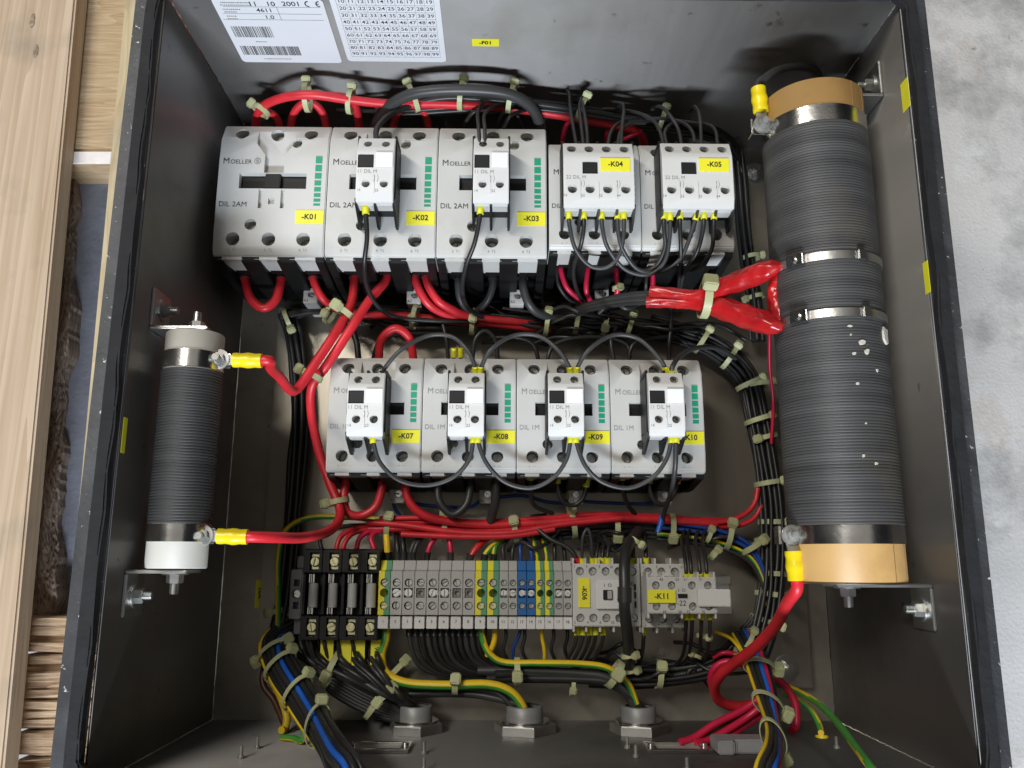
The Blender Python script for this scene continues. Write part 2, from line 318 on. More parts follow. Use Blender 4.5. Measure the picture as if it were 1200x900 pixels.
# ------------------------------------------------------------------ steel enclosure lying on its back
en = empty('steel_enclosure', (0, 0, -0.03), label='open stainless steel electrical enclosure lying on its back on the floor', category='enclosure')
t = 0.0015; zb = 0.0
def enp(name, mb, m, **k): return ob(name, mb.mesh(), m, en, (0, 0, 0.03), **k)
enp('back_panel', MB().box(-HW, HW, -HH, HH, -0.0015, 0), STEEL)
# mounting bosses lift the box off the floor
for sx in (-1, 1):
    for sy in (-1, 1): enp('foot', MB().cyl((sx * 0.25, sy * 0.25, -0.03), (0, 0, 1), 0.02, 0.0285, 20), GASK)
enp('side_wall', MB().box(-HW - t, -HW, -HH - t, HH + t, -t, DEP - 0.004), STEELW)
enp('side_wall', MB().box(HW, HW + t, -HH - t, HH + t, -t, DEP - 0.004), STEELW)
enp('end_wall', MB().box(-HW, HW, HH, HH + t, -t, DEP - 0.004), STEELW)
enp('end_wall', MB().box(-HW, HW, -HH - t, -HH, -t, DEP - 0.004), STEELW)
# weld beads in the inner corners
def bead(pts, r=0.0011, seed=1):
    rn = random.Random(seed); path = []
    a, b = Vector(pts[0]), Vector(pts[1]); n = 90
    for i in range(n + 1): path.append(a.lerp(b, i / n) + Vector((rn.uniform(-.0003, .0003), rn.uniform(-.0003, .0003), rn.uniform(-.0003, .0003))))
    return tube_mesh(path, r, 6, rfun=lambda u: rn.uniform(0.6, 1.2))
for k, pp in enumerate([((-HW, -HH, 0), (-HW, HH, 0)), ((HW, -HH, 0), (HW, HH, 0)), ((-HW, HH, 0), (-HW, HH, DEP)), ((HW, HH, 0), (HW, HH, DEP)), ((-HW, -HH, 0), (-HW, -HH, DEP)), ((HW, -HH, 0), (HW, -HH, DEP))]):
    ob('weld_bead', bead(pp, 0.0009, k), SHINY, en, (0, 0, 0.03))
# rim flange with rounded outer corners, black sealing gasket on it, inward lip at the lower end
def rounded(x0, x1, y0, y1, r, n=6):
    out = []
    for cx, cy, a0 in ((x1 - r, y1 - r, 0), (x0 + r, y1 - r, pi / 2), (x0 + r, y0 + r, pi), (x1 - r, y0 + r, 1.5 * pi)):
        for i in range(n + 1): a = a0 + (pi / 2) * i / n; out.append((cx + r * math.cos(a), cy + r * math.sin(a)))
    return out
def frame(mb, inner, outer, z0, z1, wob=0):
    rn = random.Random(3); bm = mb.bm; n = len(inner); L = []
    for (pts, z) in ((inner, z0), (inner, z1), (outer, z1), (outer, z0)): L.append([bm.verts.new((p[0], p[1], z)) for p in pts])
    for a in range(4):
        for i in range(n): bm.faces.new((L[a][i], L[a][(i + 1) % n], L[(a + 1) % 4][(i + 1) % n], L[(a + 1) % 4][i]))
    return mb
RO = 0.0225
def dense(pts, step=0.02, wob=0.0, seed=0):
    rn = random.Random(seed); out = []
    for i in range(len(pts)):
        a, b = Vector(pts[i]), Vector(pts[(i + 1) % len(pts)]); k = max(1, int((b - a).length / step))
        for j in range(k): p = a.lerp(b, j / k); out.append((p.x + rn.uniform(-wob, wob), p.y + rn.uniform(-wob, wob)))
    return out
inn = rounded(-HW - 0.002, HW + 0.002, -HH + 0.014, HH, 0.004); outr = rounded(-HW - RO, HW + RO - 0.002, -HH - 0.03, HH + RO, 0.016)
enp('rim_flange', frame(MB(), inn, outr, DEP - 0.004, DEP), RIMB)
gi = rounded(-HW - 0.001, HW + 0.001, -HH + 0.0095, HH - 0.001, 0.010); go = rounded(-HW - 0.0105, HW + 0.0095, -HH - 0.004, HH + 0.010, 0.014)
gd = []
fr = MB(); bm = fr.bm; rn = random.Random(5); n = len(dense(gi, 0.02))
def resamp(pts, n):
    P2 = [Vector(p) for p in pts] + [Vector(pts[0])]; Ls = [0]
    for i in range(1, len(P2)): Ls.append(Ls[-1] + (P2[i] - P2[i - 1]).length)
    out = []
    for k in range(n):
        s = Ls[-1] * k / n; i = max(j for j in range(len(Ls)) if Ls[j] <= s + 1e-12); i = min(i, len(P2) - 2)
        out.append(P2[i].lerp(P2[i + 1], (s - Ls[i]) / max(1e-9, Ls[i + 1] - Ls[i])))
    return out
GI, GO = resamp(gi, 160), resamp(go, 160)
wv = [0.0011 * math.sin(i * 0.9) * math.sin(i * 0.23) + rn.uniform(-.0004, .0004) for i in range(160)]
G2 = []
for i in range(160):
    d = (GI[i] - GO[i]).normalized(); G2.append(GI[i] + d * wv[i])
frame(fr, G2, GO, DEP + 0.0003, DEP + 0.0075); bmesh.ops.bevel(bm, geom=[e for e in bm.edges if all(v.co.z > DEP + 0.007 for v in e.verts)], offset=0.0015, segments=2, affect='EDGES', clamp_overlap=True)
enp('rim_gasket', fr, GASK)

# inner mounting plate
mp_ = empty('mounting_plate', (0, 0, 0), label='flat metal mounting plate screwed inside behind all the contactors', category='plate')
PLZ = 0.012
PLX0, PLX1, PLY0, PLY1 = P(318, 500, PLZ).x, P(932, 500, PLZ).x, P(600, 806, PLZ).y, 0.278
ob('sheet', MB().box(PLX0, PLX1, PLY0, PLY1, PLZ - 0.0025, PLZ, 0.0006).mesh(), PLATE, mp_)
for x in (PLX0 + 0.02, PLX1 - 0.018):
    for y in (PLY0 + 0.02, PLY1 - 0.03):
        ob('standoff', MB().cyl((x, y, 0), (0, 0, 1), 0.006, PLZ - 0.0025, 12).mesh(), ZINC, mp_)
for (px, py) in ((884, 203), (921, 783)):
    c = P(px, py, PLZ); b = MB(); b.cyl(c + Vector((0, 0, 0.0002)), (0, 0, 1), 0.0125, 0.0015, 28, bev=0.0004); b.cyl(c + Vector((0, 0, 0.0018)), (0, 0, 1), 0.0068, 0.006, 6, bev=0.001); b.cyl(c + Vector((0, 0, 0.0078)), (0, 0, 1), 0.0035, 0.004, 14, bev=0.0008)
    ob('plate_nut', b.mesh(), SHINY, mp_)

# ------------------------------------------------------------------ stickers on the enclosure walls
WALL_Y = HH - 0.0004
def wall_sticker(name, label, X0, X1, z0, z1, m, cat):
    o = empty(name, ((X0 + X1) / 2, WALL_Y, (z0 + z1) / 2), label=label, category=cat); W, H = X1 - X0, z1 - z0
    pts = rounded(-W / 2, W / 2, -H / 2, H / 2, min(0.004, H * 0.2))
    o.rotation_euler = (pi / 2, 0, 0)
    b = MB(); b.prism(pts, 0, 0.0002, 'z'); ob('film', b.mesh(), m, o); return o, W, H
a0 = PY(285, 72, HH); a1 = PY(404, 72, HH)
st, W, H = wall_sticker('rating_sticker', 'white rating sticker with two barcodes and a handwritten date on end wall', a0.x, a1.x - 0.0025, a0.z, 0.243, PAPER, 'sticker')
tz = 0.0003
def onst(name, mesh, m): return ob(name, mesh, m, st, (0, 0, tz))
def wl(px, py): v = PY(px, py, HH); return (v.x - st.location.x, v.z - st.location.z)
def bars(x0, x1, y0, y1, seed):
    rn = random.Random(seed); b = MB(); x = x0
    while x < x1: wd = rn.choice((0.00035, 0.0006, 0.0009)); b.box(x, min(x1, x + wd), y0, y1, 0, 0.0001); x += wd + rn.choice((0.0004, 0.0006, 0.001))
    return b.mesh()
p0 = wl(270, 30); p1 = wl(318, 43); onst('barcode', bars(p0[0], wl(316, 30)[0], p1[1], p0[1], 4), INK)
p0 = wl(281, 53); p1 = wl(352, 64); onst('barcode', bars(p0[0], wl(349, 53)[0], p1[1], p0[1], 9), INK)
items = []
for s, px, py, sz in (('11', 296, 4, 0.0078), ('10', 317, 4, 0.0078), ('2001', 341, 4, 0.0078), ('4611', 310, 11.5, 0.0068), ('1.0', 316, 19.5, 0.0068)):
    q_ = wl(px, py); items.append((s, sz, q_[0], q_[1], 'CENTER', 0.012))
onst('handwriting', join_texts(items), INK)
q_ = wl(368, 4); b = MB()
for cx, bar in ((-0.0045, 0), (0.0045, 1)):
    for i in range(9):
        a = pi / 2 + pi * i / 9; a2 = pi / 2 + pi * (i + 1) / 9; b.prism([(q_[0] + cx + r * math.cos(x), q_[1] + r * 1.1 * math.sin(x)) for r, x in ((0.0034, a), (0.0034, a2), (0.0024, a2), (0.0024, a))], 0, 0.0001, 'z')
    if bar: b.box(q_[0] + cx - 0.003, q_[0] + cx - 0.0004, q_[1] - 0.0004, q_[1] + 0.0004, 0, 0.0001)
onst('ce_mark', b.mesh(), INK)
b = MB()
for py in (7.5, 15.5, 22.5): y = wl(330, py)[1]; b.box(wl(262, py)[0], W / 2 - 0.004, y - 0.0002, y + 0.0002, 0, 0.0001)
b.box(wl(327, 15)[0] - 0.0002, wl(327, 15)[0] + 0.0002, wl(327, 23)[1], wl(327, 7)[1], 0, 0.0001); onst('ruled_line', b.mesh(), INKG)
b = MB()
for (px, py, wd, n_) in ((258, 2, 0.024, 1), (258, 5, 0.024, 2), (261, 10, 0.014, 3), (263, 13, 0.01, 4), (266, 18, 0.008, 5), (267, 21, 0.008, 6), (300, 48, 0.009, 7), (310, 68, 0.024, 8)):
    rn = random.Random(n_); x, y = wl(px, py); e = x + wd
    while x < e: l = rn.uniform(0.0006, 0.0014); b.box(x, x + l, y - 0.0006, y + 0.0006, 0, 0.0001); x += l + rn.uniform(0.0003, 0.0007)
onst('fine_print', b.mesh(), INKG)
a0 = PY(408, 71, HH); a1 = PY(523, 71, HH)
st, W, H = wall_sticker('number_sticker', 'white sticker with a ruled grid of two-digit numbers on end wall', a0.x, a1.x, a0.z, 0.250, PAPER, 'sticker')
gx0 = -W / 2 + 0.005; gx1 = W / 2 - 0.005; zt = wl(450, -3)[1]; zl = wl(460, 66)[1]; b = MB(); items = []
for i in range(11): x = gx0 + (gx1 - gx0) * i / 10; b.box(x - 0.00012, x + 0.00012, zl, zt, 0, 0.0001)
for j in range(10):
    y = zt + (zl - zt) * j / 9; b.box(gx0, gx1, y - 0.00012, y + 0.00012, 0, 0.0001)
    if j < 9:
        for i in range(10): items.append((str((j + 1) * 10 + i), 0.0062, gx0 + (gx1 - gx0) * (i + 0.5) / 10, y + (zl - zt) / 18, 'CENTER', 0.004))
onst('grid_line', b.mesh(), INKG); onst('number_print', join_texts(items), INK)
def yellow_sticker(label, loc, rot, w_, h_, txt):
    o = empty('name_sticker', loc, label=label, category='sticker'); o.rotation_euler = rot
    ob('film', cached(('ys', w_, h_), lambda: MB().box(-w_ / 2, w_ / 2, -h_ / 2, h_ / 2, 0, 0.0003).mesh()), YELP, o)
    if txt: ob('lettering', text_mesh(txt, h_ * 0.62, 'CENTER', 0.03), INK, o, (0, 0, 0.0006))
    return o
v = PY(569, 49.5, HH); yellow_sticker('yellow sticker marked -F01 on the end wall above the contactors', (v.x, HH - 0.0002, v.z), (pi / 2, 0, 0), 0.024, 0.0105, '-F01')
RW = (0, -pi / 2, 0)
for (px, py, lb) in ((1061, 111, 'small yellow sticker on the side wall beside the tan resistor end'), (1086, 325, 'small yellow sticker on the side wall by the steel strapped resistor middle')):
    v = PX(px, py, HW); o = yellow_sticker(lb, (HW - 0.0002, v.y, v.z), (0, -pi / 2, pi), 0.012 if py < 200 else 0.0075, 0.025, None)
    if py < 200:
        b = MB()
        for k_ in (-1, 0, 1): b.box(-0.0014, 0.0014, k_ * 0.0034 - 0.0011, k_ * 0.0034 + 0.0011, 0, 0.0001)
        ob('faded_print', b.mesh(), mat('faded_ink', (0.14, 0.12, 0.01), 0.6), o, (0, 0, 0.0006))
v = PX(145, 510, -HW); yellow_sticker('small yellow sticker on the side wall beside the slim white ended resistor', (-HW + 0.0002, v.y, v.z), (0, pi / 2, 0), 0.006, 0.026, None)
v = P(306, 696, 0.0004); o = yellow_sticker('yellow sticker marked -X01 on the back panel beside the fuse holders', (v.x, v.y, 0.0004), (0, 0, 0), 0.0115, 0.027, None)
ob('lettering', text_mesh('-X01', 0.0066, 'CENTER', 0.03), INK, o, (0, 0, 0.0006)).rotation_euler = (0, 0, pi / 2)

# ------------------------------------------------------------------ wirewound resistors on brackets
def lathe_y(profile, n=72):
    """profile: list of (radius, y); axis along y"""
    V = []; F = []
    for (r, y) in profile:
        for k in range(n): a = 2 * pi * k / n; V.append((r * math.cos(a), y, r * math.sin(a)))
    for i in range(len(profile) - 1):
        for k in range(n): F.append((i * n + k, i * n + (k + 1) % n, (i + 1) * n + (k + 1) % n, (i + 1) * n + k))
    m = bpy.data.meshes.new('lathe'); m.from_pydata(V, [], F); m.polygons.foreach_set('use_smooth', [True] * len(F)); m.update(); m.set_sharp_from_angle(angle=math.radians(62)); return m
def ribbed(r, y0, y1, pitch, depth, seed):
    rn = random.Random(seed); prof = []; y = y0
    while y < y1:
        p = pitch * (1 + rn.uniform(-.06, .06)); d = depth * rn.uniform(0.75, 1.15)
        prof += [(r - d, y), (r - d * 0.25, y + p * 0.14), (r, y + p * 0.36), (r, y + p * 0.62), (r - d * 0.25, y + p * 0.86)]; y += p
    prof.append((r - depth, y1)); return prof
def hexbolt(b, c, ax, r, h, stud=0.006, washer=True):
    ax = Vector(ax).normalized(); c = Vector(c)
    if washer: b.cyl(c, ax, r * 1.55, 0.0012, 24, bev=0.0003); c = c + ax * 0.00125
    b.cyl(c, ax, r, h, 6, bev=0.0006); b.cyl(c + ax * h, ax, r * 0.55, stud, 14, bev=0.0005)
def lug(parent, eye, ax, dirv, size, ring=0.0075, barrel=0.022):
    """ring lug: ring plate round eye, barrel sleeve along dirv"""
    e = Vector(eye); ax = Vector(ax).normalized(); d = Vector(dirv).normalized(); sd = ax.cross(d)
    bm = bmesh.new(); pts = []
    for i in range(22): a = pi * 0.22 + (2 * pi - pi * 0.44) * i / 21; pts.append(d * math.cos(a) * ring * size + sd * math.sin(a) * ring * size)
    pts += [d * ring * 1.75 * size - sd * ring * 0.55 * size, d * ring * 1.75 * size + sd * ring * 0.55 * size]
    A = [bm.verts.new(e + p) for p in pts]; B = [bm.verts.new(e + p + ax * 0.0018) for p in pts]; n = len(pts)
    bm.faces.new(A[::-1]); bm.faces.new(B)
    for i in range(n): bm.faces.new((A[i], A[(i + 1) % n], B[(i + 1) % n], B[i]))
    mb = MB(); mb.bm.free(); mb.bm = bm; M = parent.matrix_world.inverted() if False else None
    m = mb.mesh('ring'); m.transform(Matrix.Translation(-parent.location)); ob('lug_ring', m, LUGM, parent)
    s0 = e + d * ring * 1.6 * size + ax * 0.0012
    path = [s0 + d * barrel * size * k / 8 for k in range(9)]
    m = tube_mesh(path, 0.0066 * size, 18, rfun=lambda u: 1.0 + 0.07 * math.cos(u * 12) - (0.1 if u in (0, 1) else 0)); m.transform(Matrix.Translation(-parent.location))
    ob('lug_sleeve', m, LUGY, parent); return s0 + d * barrel * size
def bracket(parent, wallx, y, z, cx, sgn, ydir, name='bracket'):
    """L bracket: foot on side wall, arm under resistor end; wallx side wall, cx resistor axis, ydir away from the tube"""
    b = MB(); xw = wallx; zc = z; hw = 0.016; foot = 0.034
    y0, y1 = sorted((y, y + ydir * 0.0025)); f0, f1 = sorted((y + ydir * 0.0025, y + ydir * foot)); x0, x1 = sorted((xw + sgn * 0.0003, cx + sgn * 0.014)); w0, w1 = sorted((xw + sgn * 0.0003, xw + sgn * 0.0028))
    b.box(x0, x1, y0, y1, zc - hw, zc + hw, 0.0009, 2); b.box(w0, w1, f0 - (0.0 if ydir > 0 else 0), f1, zc - hw, zc + hw, 0.0009, 2)
    m = b.mesh(name); m.transform(Matrix.Translation(-parent.location)); br = ob('bracket', m, ZINC, parent)
    b = MB(); hexbolt(b, (xw + sgn * 0.0029, y + ydir * 0.019, zc), (sgn, 0, 0), 0.0058, 0.0055, 0.006)
    m = b.mesh(); m.transform(Matrix.Translation(-parent.location)); ob('bolt', m, ZINC, parent)
    b = MB(); hexbolt(b, (cx, y + ydir * 0.0026, zc), (0, ydir, 0), 0.0062, 0.006, 0.008)
    m = b.mesh(); m.transform(Matrix.Translation(-parent.location)); ob('bolt', m, ZINC, parent)
def clampband(parent, r, y0, y1, ang, name='clamp_band', m=None, gap=True):
    ob(name, lathe_y([(r - 0.0004, y0), (r + 0.0010, y0), (r + 0.0010, y1), (r - 0.0004, y1)], 80), m or SHINY, parent)

# big one
Rb = 0.0412; cxb = 0.2415; czb = 0.199; zr = czb + Rb; yt = P(960, 89, zr).y; yb = P(988, 684, zr).y
rb = empty('large_resistor', (cxb, 0, czb), label='big dark ribbed wirewound resistor tube with tan ceramic ends on side wall', category='resistor')
ob('core', lathe_y([(0.012, yb), (Rb - 0.001, yb), (Rb, yb + 0.001), (Rb, yt - 0.001), (Rb - 0.0012, yt), (0.012, yt)], 96), CERT, rb)
ob('winding', lathe_y(ribbed(Rb + 0.0016, P(988, 614, zr).y, P(965, 140, zr).y, 0.0023, 0.00042, 2), 84), WIND, rb)
BT0, BT1 = P(965, 139.5, zr).y, P(965, 121, zr).y; BB0, BB1 = P(988, 637, zr).y, P(988, 614.5, zr).y
clampband(rb, Rb, BT0, BT1, 0); clampband(rb, Rb, BB0, BB1, 0)
for py in (304, 371):
    y = P(975, py - 5, czb + Rb).y; clampband(rb, Rb + 0.0016, y - 0.0033, y + 0.0033, 0, 'strap', ZINC)
    # strap buckle on the inner flank
    a = math.radians(140); d = Vector((math.cos(a), 0, math.sin(a))); tgv = Vector((-math.sin(a), 0, math.cos(a)))
    b = MB(); b.box(-0.0075, 0.0075, -0.005, 0.005, 0, 0.003, 0.0008); b.cyl((0.001, 0, 0.003), (0, 0, 1), 0.003, 0.0018, 14, bev=0.0004)
    m = b.mesh(); M4 = Matrix((tgv, Vector((0, 1, 0)), d)).transposed().to_4x4(); M4.translation = d * (Rb + 0.0028) + Vector((0, y, 0)); m.transform(M4); ob('strap_buckle', m, SHINY, rb)
    b = MB(); b.box(-0.002, 0.005, -0.0042, 0.0042, 0, 0.0022, 0.0005); m = b.mesh(); a = math.radians(72); d = Vector((math.cos(a), 0, math.sin(a))); tgv = Vector((-math.sin(a), 0, math.cos(a))); M4 = Matrix((tgv, Vector((0, 1, 0)), d)).transposed().to_4x4(); M4.translation = d * (Rb + 0.0026) + Vector((0, y, 0)); m.transform(M4); ob('strap_clip', m, ZINC, rb)
bracket(rb, HW, yt + 0.001, 0.195, cxb, -1, 1); bracket(rb, HW, yb - 0.001, 0.195, cxb, -1, -1)
ob('end_washer', lathe_y([(0.008, yb - 0.0008), (Rb + 0.0005, yb - 0.0008), (Rb + 0.0005, yb - 0.0001), (0.008, yb - 0.0001)], 60), ZINC, rb)
# joints in the ceramic
for a in (40, 62): 
    d = Vector((math.cos(math.radians(a)), 0, math.sin(math.radians(a)))) * (Rb + 0.00005)
    for (p, q2) in ((yb + 0.001, BB0 - 0.001), (BT1 + 0.001, yt - 0.001)):
        ob('joint_line', tube_mesh([d + Vector((0, p, 0)), d + Vector((0, (p + q2) / 2, 0)), d + Vector((0, q2, 0))], 0.00035, 6), mat('joint', (0.25, 0.14, 0.05), 0.6), rb)
def band_terminal(parent, ang, y, sgn):
    """clamp ears with screw on the flank of a band"""
    a = math.radians(ang); c = parent.location; R_ = (Rb if parent is rb else Rs); d = Vector((math.cos(a), 0, math.sin(a))); pt = d * (R_ + 0.002) + Vector((0, y, 0))
    b = MB(); b.box(-0.004, 0.004, -0.007, 0.007, -0.003, 0.009, 0.0006); m = b.mesh(); tgv = Vector((-math.sin(a), 0, math.cos(a))); M4 = Matrix((tgv, Vector((0, 1, 0)), d)).transposed().to_4x4(); M4.translation = pt; m.transform(M4); ob('clamp_ear', m, SHINY, parent)
    return c + pt
eT = P(893, 147, 0.205); eB = P(927, 627, 0.205)
LUGEND = {}
for key, e, dv in (('top', eT, (-0.05, 1, 0.0)), ('bot', eB, (0.04, -1, 0))):
    b = MB(); yy = e.y; b.box(e.x - 0.008, cxb - Rb + 0.010, yy - 0.006, yy + 0.006, e.z - 0.0065, e.z - 0.0045, 0.0006); b.box(e.x - 0.009, e.x - 0.007, yy - 0.007, yy + 0.007, e.z - 0.013, e.z - 0.001, 0.0005)
    m = b.mesh(); m.transform(Matrix.Translation(-rb.location)); ob('clamp_ear', m, SHINY, rb)
    LUGEND[key] = lug(rb, e, (0, 0, 1), dv, 1.0)
    b = MB(); hexbolt(b, e + Vector((0, 0, 0.002)), (0, 0, 1), 0.0050, 0.004, 0.004); b.cyl(e + Vector((0, 0, -0.0044)), (0, 0, 1), 0.003, 0.0044, 14); m = b.mesh(); m.transform(Matrix.Translation(-rb.location)); ob('terminal_screw', m, LUGM, rb)
# slim one
Rs = 0.0222; ytS = 0.0245; ybS = -0.157; aS = P(229, 430, 0.2); bS = P(208, 650, 0.2); cxs = (aS.x + bS.x) / 2 + 0.0005; czs = 0.204
rs = empty('slim_resistor', (cxs, 0, czs), label='slim dark ribbed wirewound resistor tube with white ceramic ends on side wall', category='resistor')
ob('core', lathe_y([(0.006, ybS), (Rs - 0.0008, ybS), (Rs, ybS + 0.0008), (Rs, ytS - 0.0008), (Rs - 0.0008, ytS), (0.006, ytS)], 72), CERW, rs)
ob('winding', lathe_y(ribbed(Rs + 0.0010, ybS + 0.033, ytS - 0.031, 0.0022, 0.00035, 3), 64), WIND2, rs)
clampband(rs, Rs, ybS + 0.0195, ybS + 0.0325, 0); clampband(rs, Rs, ytS - 0.030, ytS - 0.0165, 0)
bracket(rs, -HW, ytS + 0.001, 0.204, cxs, 1, 1); bracket(rs, -HW, ybS - 0.001, 0.204, cxs, 1, -1)
for key, (px, py) in (('sl_top', (258, 422)), ('sl_bot', (239, 628))):
    e = P(px, py, 0.208); b = MB(); b.box(cxs + Rs - 0.006, e.x + 0.007, e.y - 0.006, e.y + 0.006, e.z - 0.005, e.z - 0.003, 0.0005)
    m = b.mesh(); m.transform(Matrix.Translation(-rs.location)); ob('clamp_ear', m, SHINY, rs)
    LUGEND[key] = lug(rs, e, (0, 0, 1), (1, -0.02, 0), 0.9, 0.0075, 0.025)
    b = MB(); hexbolt(b, e + Vector((0, 0, 0.002)), (0, 0, 1), 0.0052, 0.004, 0.005); b.cyl(e + Vector((0, 0, -0.003)), (0, 0, 1), 0.003, 0.003, 14); m = b.mesh(); m.transform(Matrix.Translation(-rs.location)); ob('terminal_screw', m, LUGM, rs)
# plaster flakes lying on the big resistor
def flake(px, py, s, seed, el=1.0):
    rn = random.Random(seed); x = None
    # walk the ray onto the tube
    d = (RM @ Vector(((px - 600) / FPX, -(py - 450) / FPX, -1))).normalized(); rr = Rb + 0.0017
    ox, oz = CAM.x - cxb, CAM.z - czb; A = d.x ** 2 + d.z ** 2; B = 2 * (ox * d.x + oz * d.z); C = ox * ox + oz * oz - rr * rr; D = B * B - 4 * A * C
    if D < 0: return
    p = CAM + d * ((-B - math.sqrt(D)) / (2 * A)); nrm = Vector((p.x - cxb, 0, p.z - czb)).normalized(); tg = Vector((0, 1, 0)); bt = tg.cross(nrm)
    b = MB(); pts = []
    k = 9
    for i in range(k): a = 2 * pi * i / k; r = s * rn.uniform(0.65, 1.15); pts.append((r * math.cos(a), r * el * math.sin(a)))
    b.prism(pts, -0.0008, s * 0.25, 'z', bev=s * 0.12, seg=1); m = b.mesh('flake'); M4 = Matrix((bt, tg, nrm)).transposed().to_4x4(); m.transform(M4)
    return ob('plaster_flake', m, PLASTER, None, p)
for i, (px, py, s, el) in enumerate(((1010, 401, 0.0042, 0.8), (1016, 412, 0.0036, 0.9), (1001, 414, 0.002, 1), (1028, 434, 0.002, 1), (1005, 449, 0.0024, 0.7), (996, 382, 0.0028, 0.45), (997, 392, 0.0012, 1), (1014, 361, 0.0014, 0.8), (1012, 534, 0.0018, 1), (1027, 543, 0.0024, 0.7), (1015, 496, 0.0012, 1))):
    o = flake(px, py, s * 0.74, i, el)
    if o: o['label'] = 'pale plaster crumb stuck on the dark windings of the big resistor'; o['category'] = 'crumb'; o['group'] = 'plaster crumbs on the big resistor'
o = flake(1037, 394, 0.0050, 55, 1.7)
if o: o['label'] = 'largest curled plaster flake clinging to the flank of the big resistor'; o['category'] = 'crumb'

# ------------------------------------------------------------------ pallet timber on the floor beside the enclosure
def quadslab(mb, c4, z0, z1, bev=0.001, rough=0, seed=0):
    pts = [(p.x, p.y) for p in c4]; mb.prism(pts, z0, z1, 'z', bev=bev); return mb
pal = empty('wooden_pallet', P(40, 450, -0.03), label='rough pine pallet lying on the floor along the enclosure', category='pallet')
def palp(name, mb, m):
    me = mb.mesh(); o = ob(name, me, m, pal); me.transform(Matrix.Translation(-pal.location)); return o
ZT = 0.105
tl, tr, br_, bl = P(-160, -60, ZT), P(94, -60, ZT), P(-2, 960, ZT), P(-190, 960, ZT)
pb = MB(); quadslab(pb, (tl, tr, br_, bl), ZT - 0.024, ZT, 0.002); palp('plank', pb, WOOD)
# bearer block under the plank at the far end, with its sawn top
pb = MB(); quadslab(pb, (P(60, -60, 0.079), P(170, -60, 0.079), P(135, 190, 0.079), P(60, 190, 0.079)), -0.03, 0.079, 0.002); palp('bearer_block', pb, WOODX)
pb = MB(); quadslab(pb, (P(86, 178, 0.0805), P(131, 178, 0.0805), P(130, 192, 0.0805), P(83, 192, 0.0805)), 0.0795, 0.0815, 0.0004); palp('paper_strip', pb, mat('white_paper', (0.78, 0.74, 0.72), 0.7))
# thin batten under the enclosure rim
pb = MB(); quadslab(pb, (P(152, -60, 0.10), P(166, -60, 0.10), P(92, 700, 0.10), P(82, 700, 0.10)), 0.08, 0.10, 0.001); palp('batten', pb, woodmat('pale_batten', (0.62, 0.52, 0.33), (0.44, 0.34, 0.2)))
# torn end-grain block at the near end: stacked uneven slabs
rn = random.Random(11)
ys = [722 + i * 11 for i in range(20)]
for i in range(19):
    zt_ = 0.066 + rn.uniform(-0.004, 0.004); a = rn.uniform(-4, 4); b_ = rn.uniform(-3, 3)
    pb = MB(); quadslab(pb, (P(20, ys[i] + a, zt_), P(112, ys[i] + b_ - 2, zt_), P(110, ys[i] + 11.6 + b_, zt_), P(18, ys[i] + 11.6 + a, zt_)), -0.03 + i * 0.0001, zt_, 0.0012); palp('torn_layer', pb, WOODE)
# weathered splintery bearer deep in the gap, and the slab with painted-in blue daylight beside it
bm = bmesh.new(); G = []; nx, ny = 22, 120
for j in range(ny + 1):
    row = []
    for i in range(nx + 1):
        py = 190 + (735 - 190) * j / ny; xl = 84 - (py - 190) * 0.075 - 22; xr = 91 - (py - 190) * 0.052
        u = i / nx; rg = 1.8 * math.sin(py * 0.11) * u + rn.uniform(-1.0, 1.0) * (u > 0.8)
        row.append(bm.verts.new(P(xl + (xr - xl) * u + rg, py, 0.042 + 0.006 * math.sin(u * 5 + py * 0.04) + rn.uniform(-.0015, .0015) + 0.006 * math.sin(py * 0.021))))
    G.append(row)
for j in range(ny):
    for i in range(nx): bm.faces.new((G[j][i], G[j][i + 1], G[j + 1][i + 1], G[j + 1][i]))
ext = bmesh.ops.extrude_face_region(bm, geom=bm.faces[:])
for v in [x for x in ext['geom'] if isinstance(x, bmesh.types.BMVert)]: v.co.z = -0.03
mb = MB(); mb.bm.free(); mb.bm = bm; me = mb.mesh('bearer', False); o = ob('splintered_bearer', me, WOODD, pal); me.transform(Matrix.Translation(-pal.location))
sl = MB(); quadslab(sl, (P(78, 190, 0.03), P(150, 190, 0.03), P(106, 745, 0.03), P(48, 745, 0.03)), -0.0295, 0.03, 0.001)
ob('floor_slab', sl.mesh(), BLUELIT, None, label='pitted concrete slab edge with blue daylight painted in in the gap between pallet and enclosure', category='slab')
# knots and splinters on the plank
for i, (px, py, s) in enumerate(((42, 60, 0.0055), (38, 24, 0.006))):
    c = P(px, py, ZT); pts = [(c.x + s * 0.55 * math.cos(2 * pi * k / 12) * random.uniform(.8, 1.1), c.y + s * 1.5 * math.sin(2 * pi * k / 12) * random.uniform(.8, 1.1)) for k in range(12)]
    pb = MB(); pb.prism(pts, ZT - 0.002, ZT + 0.0006, 'z', bev=0.0005); palp('knot', pb, mat('knot', (0.30, 0.22, 0.16), 0.8, 0, 0.4, 300, 0.8, 300))

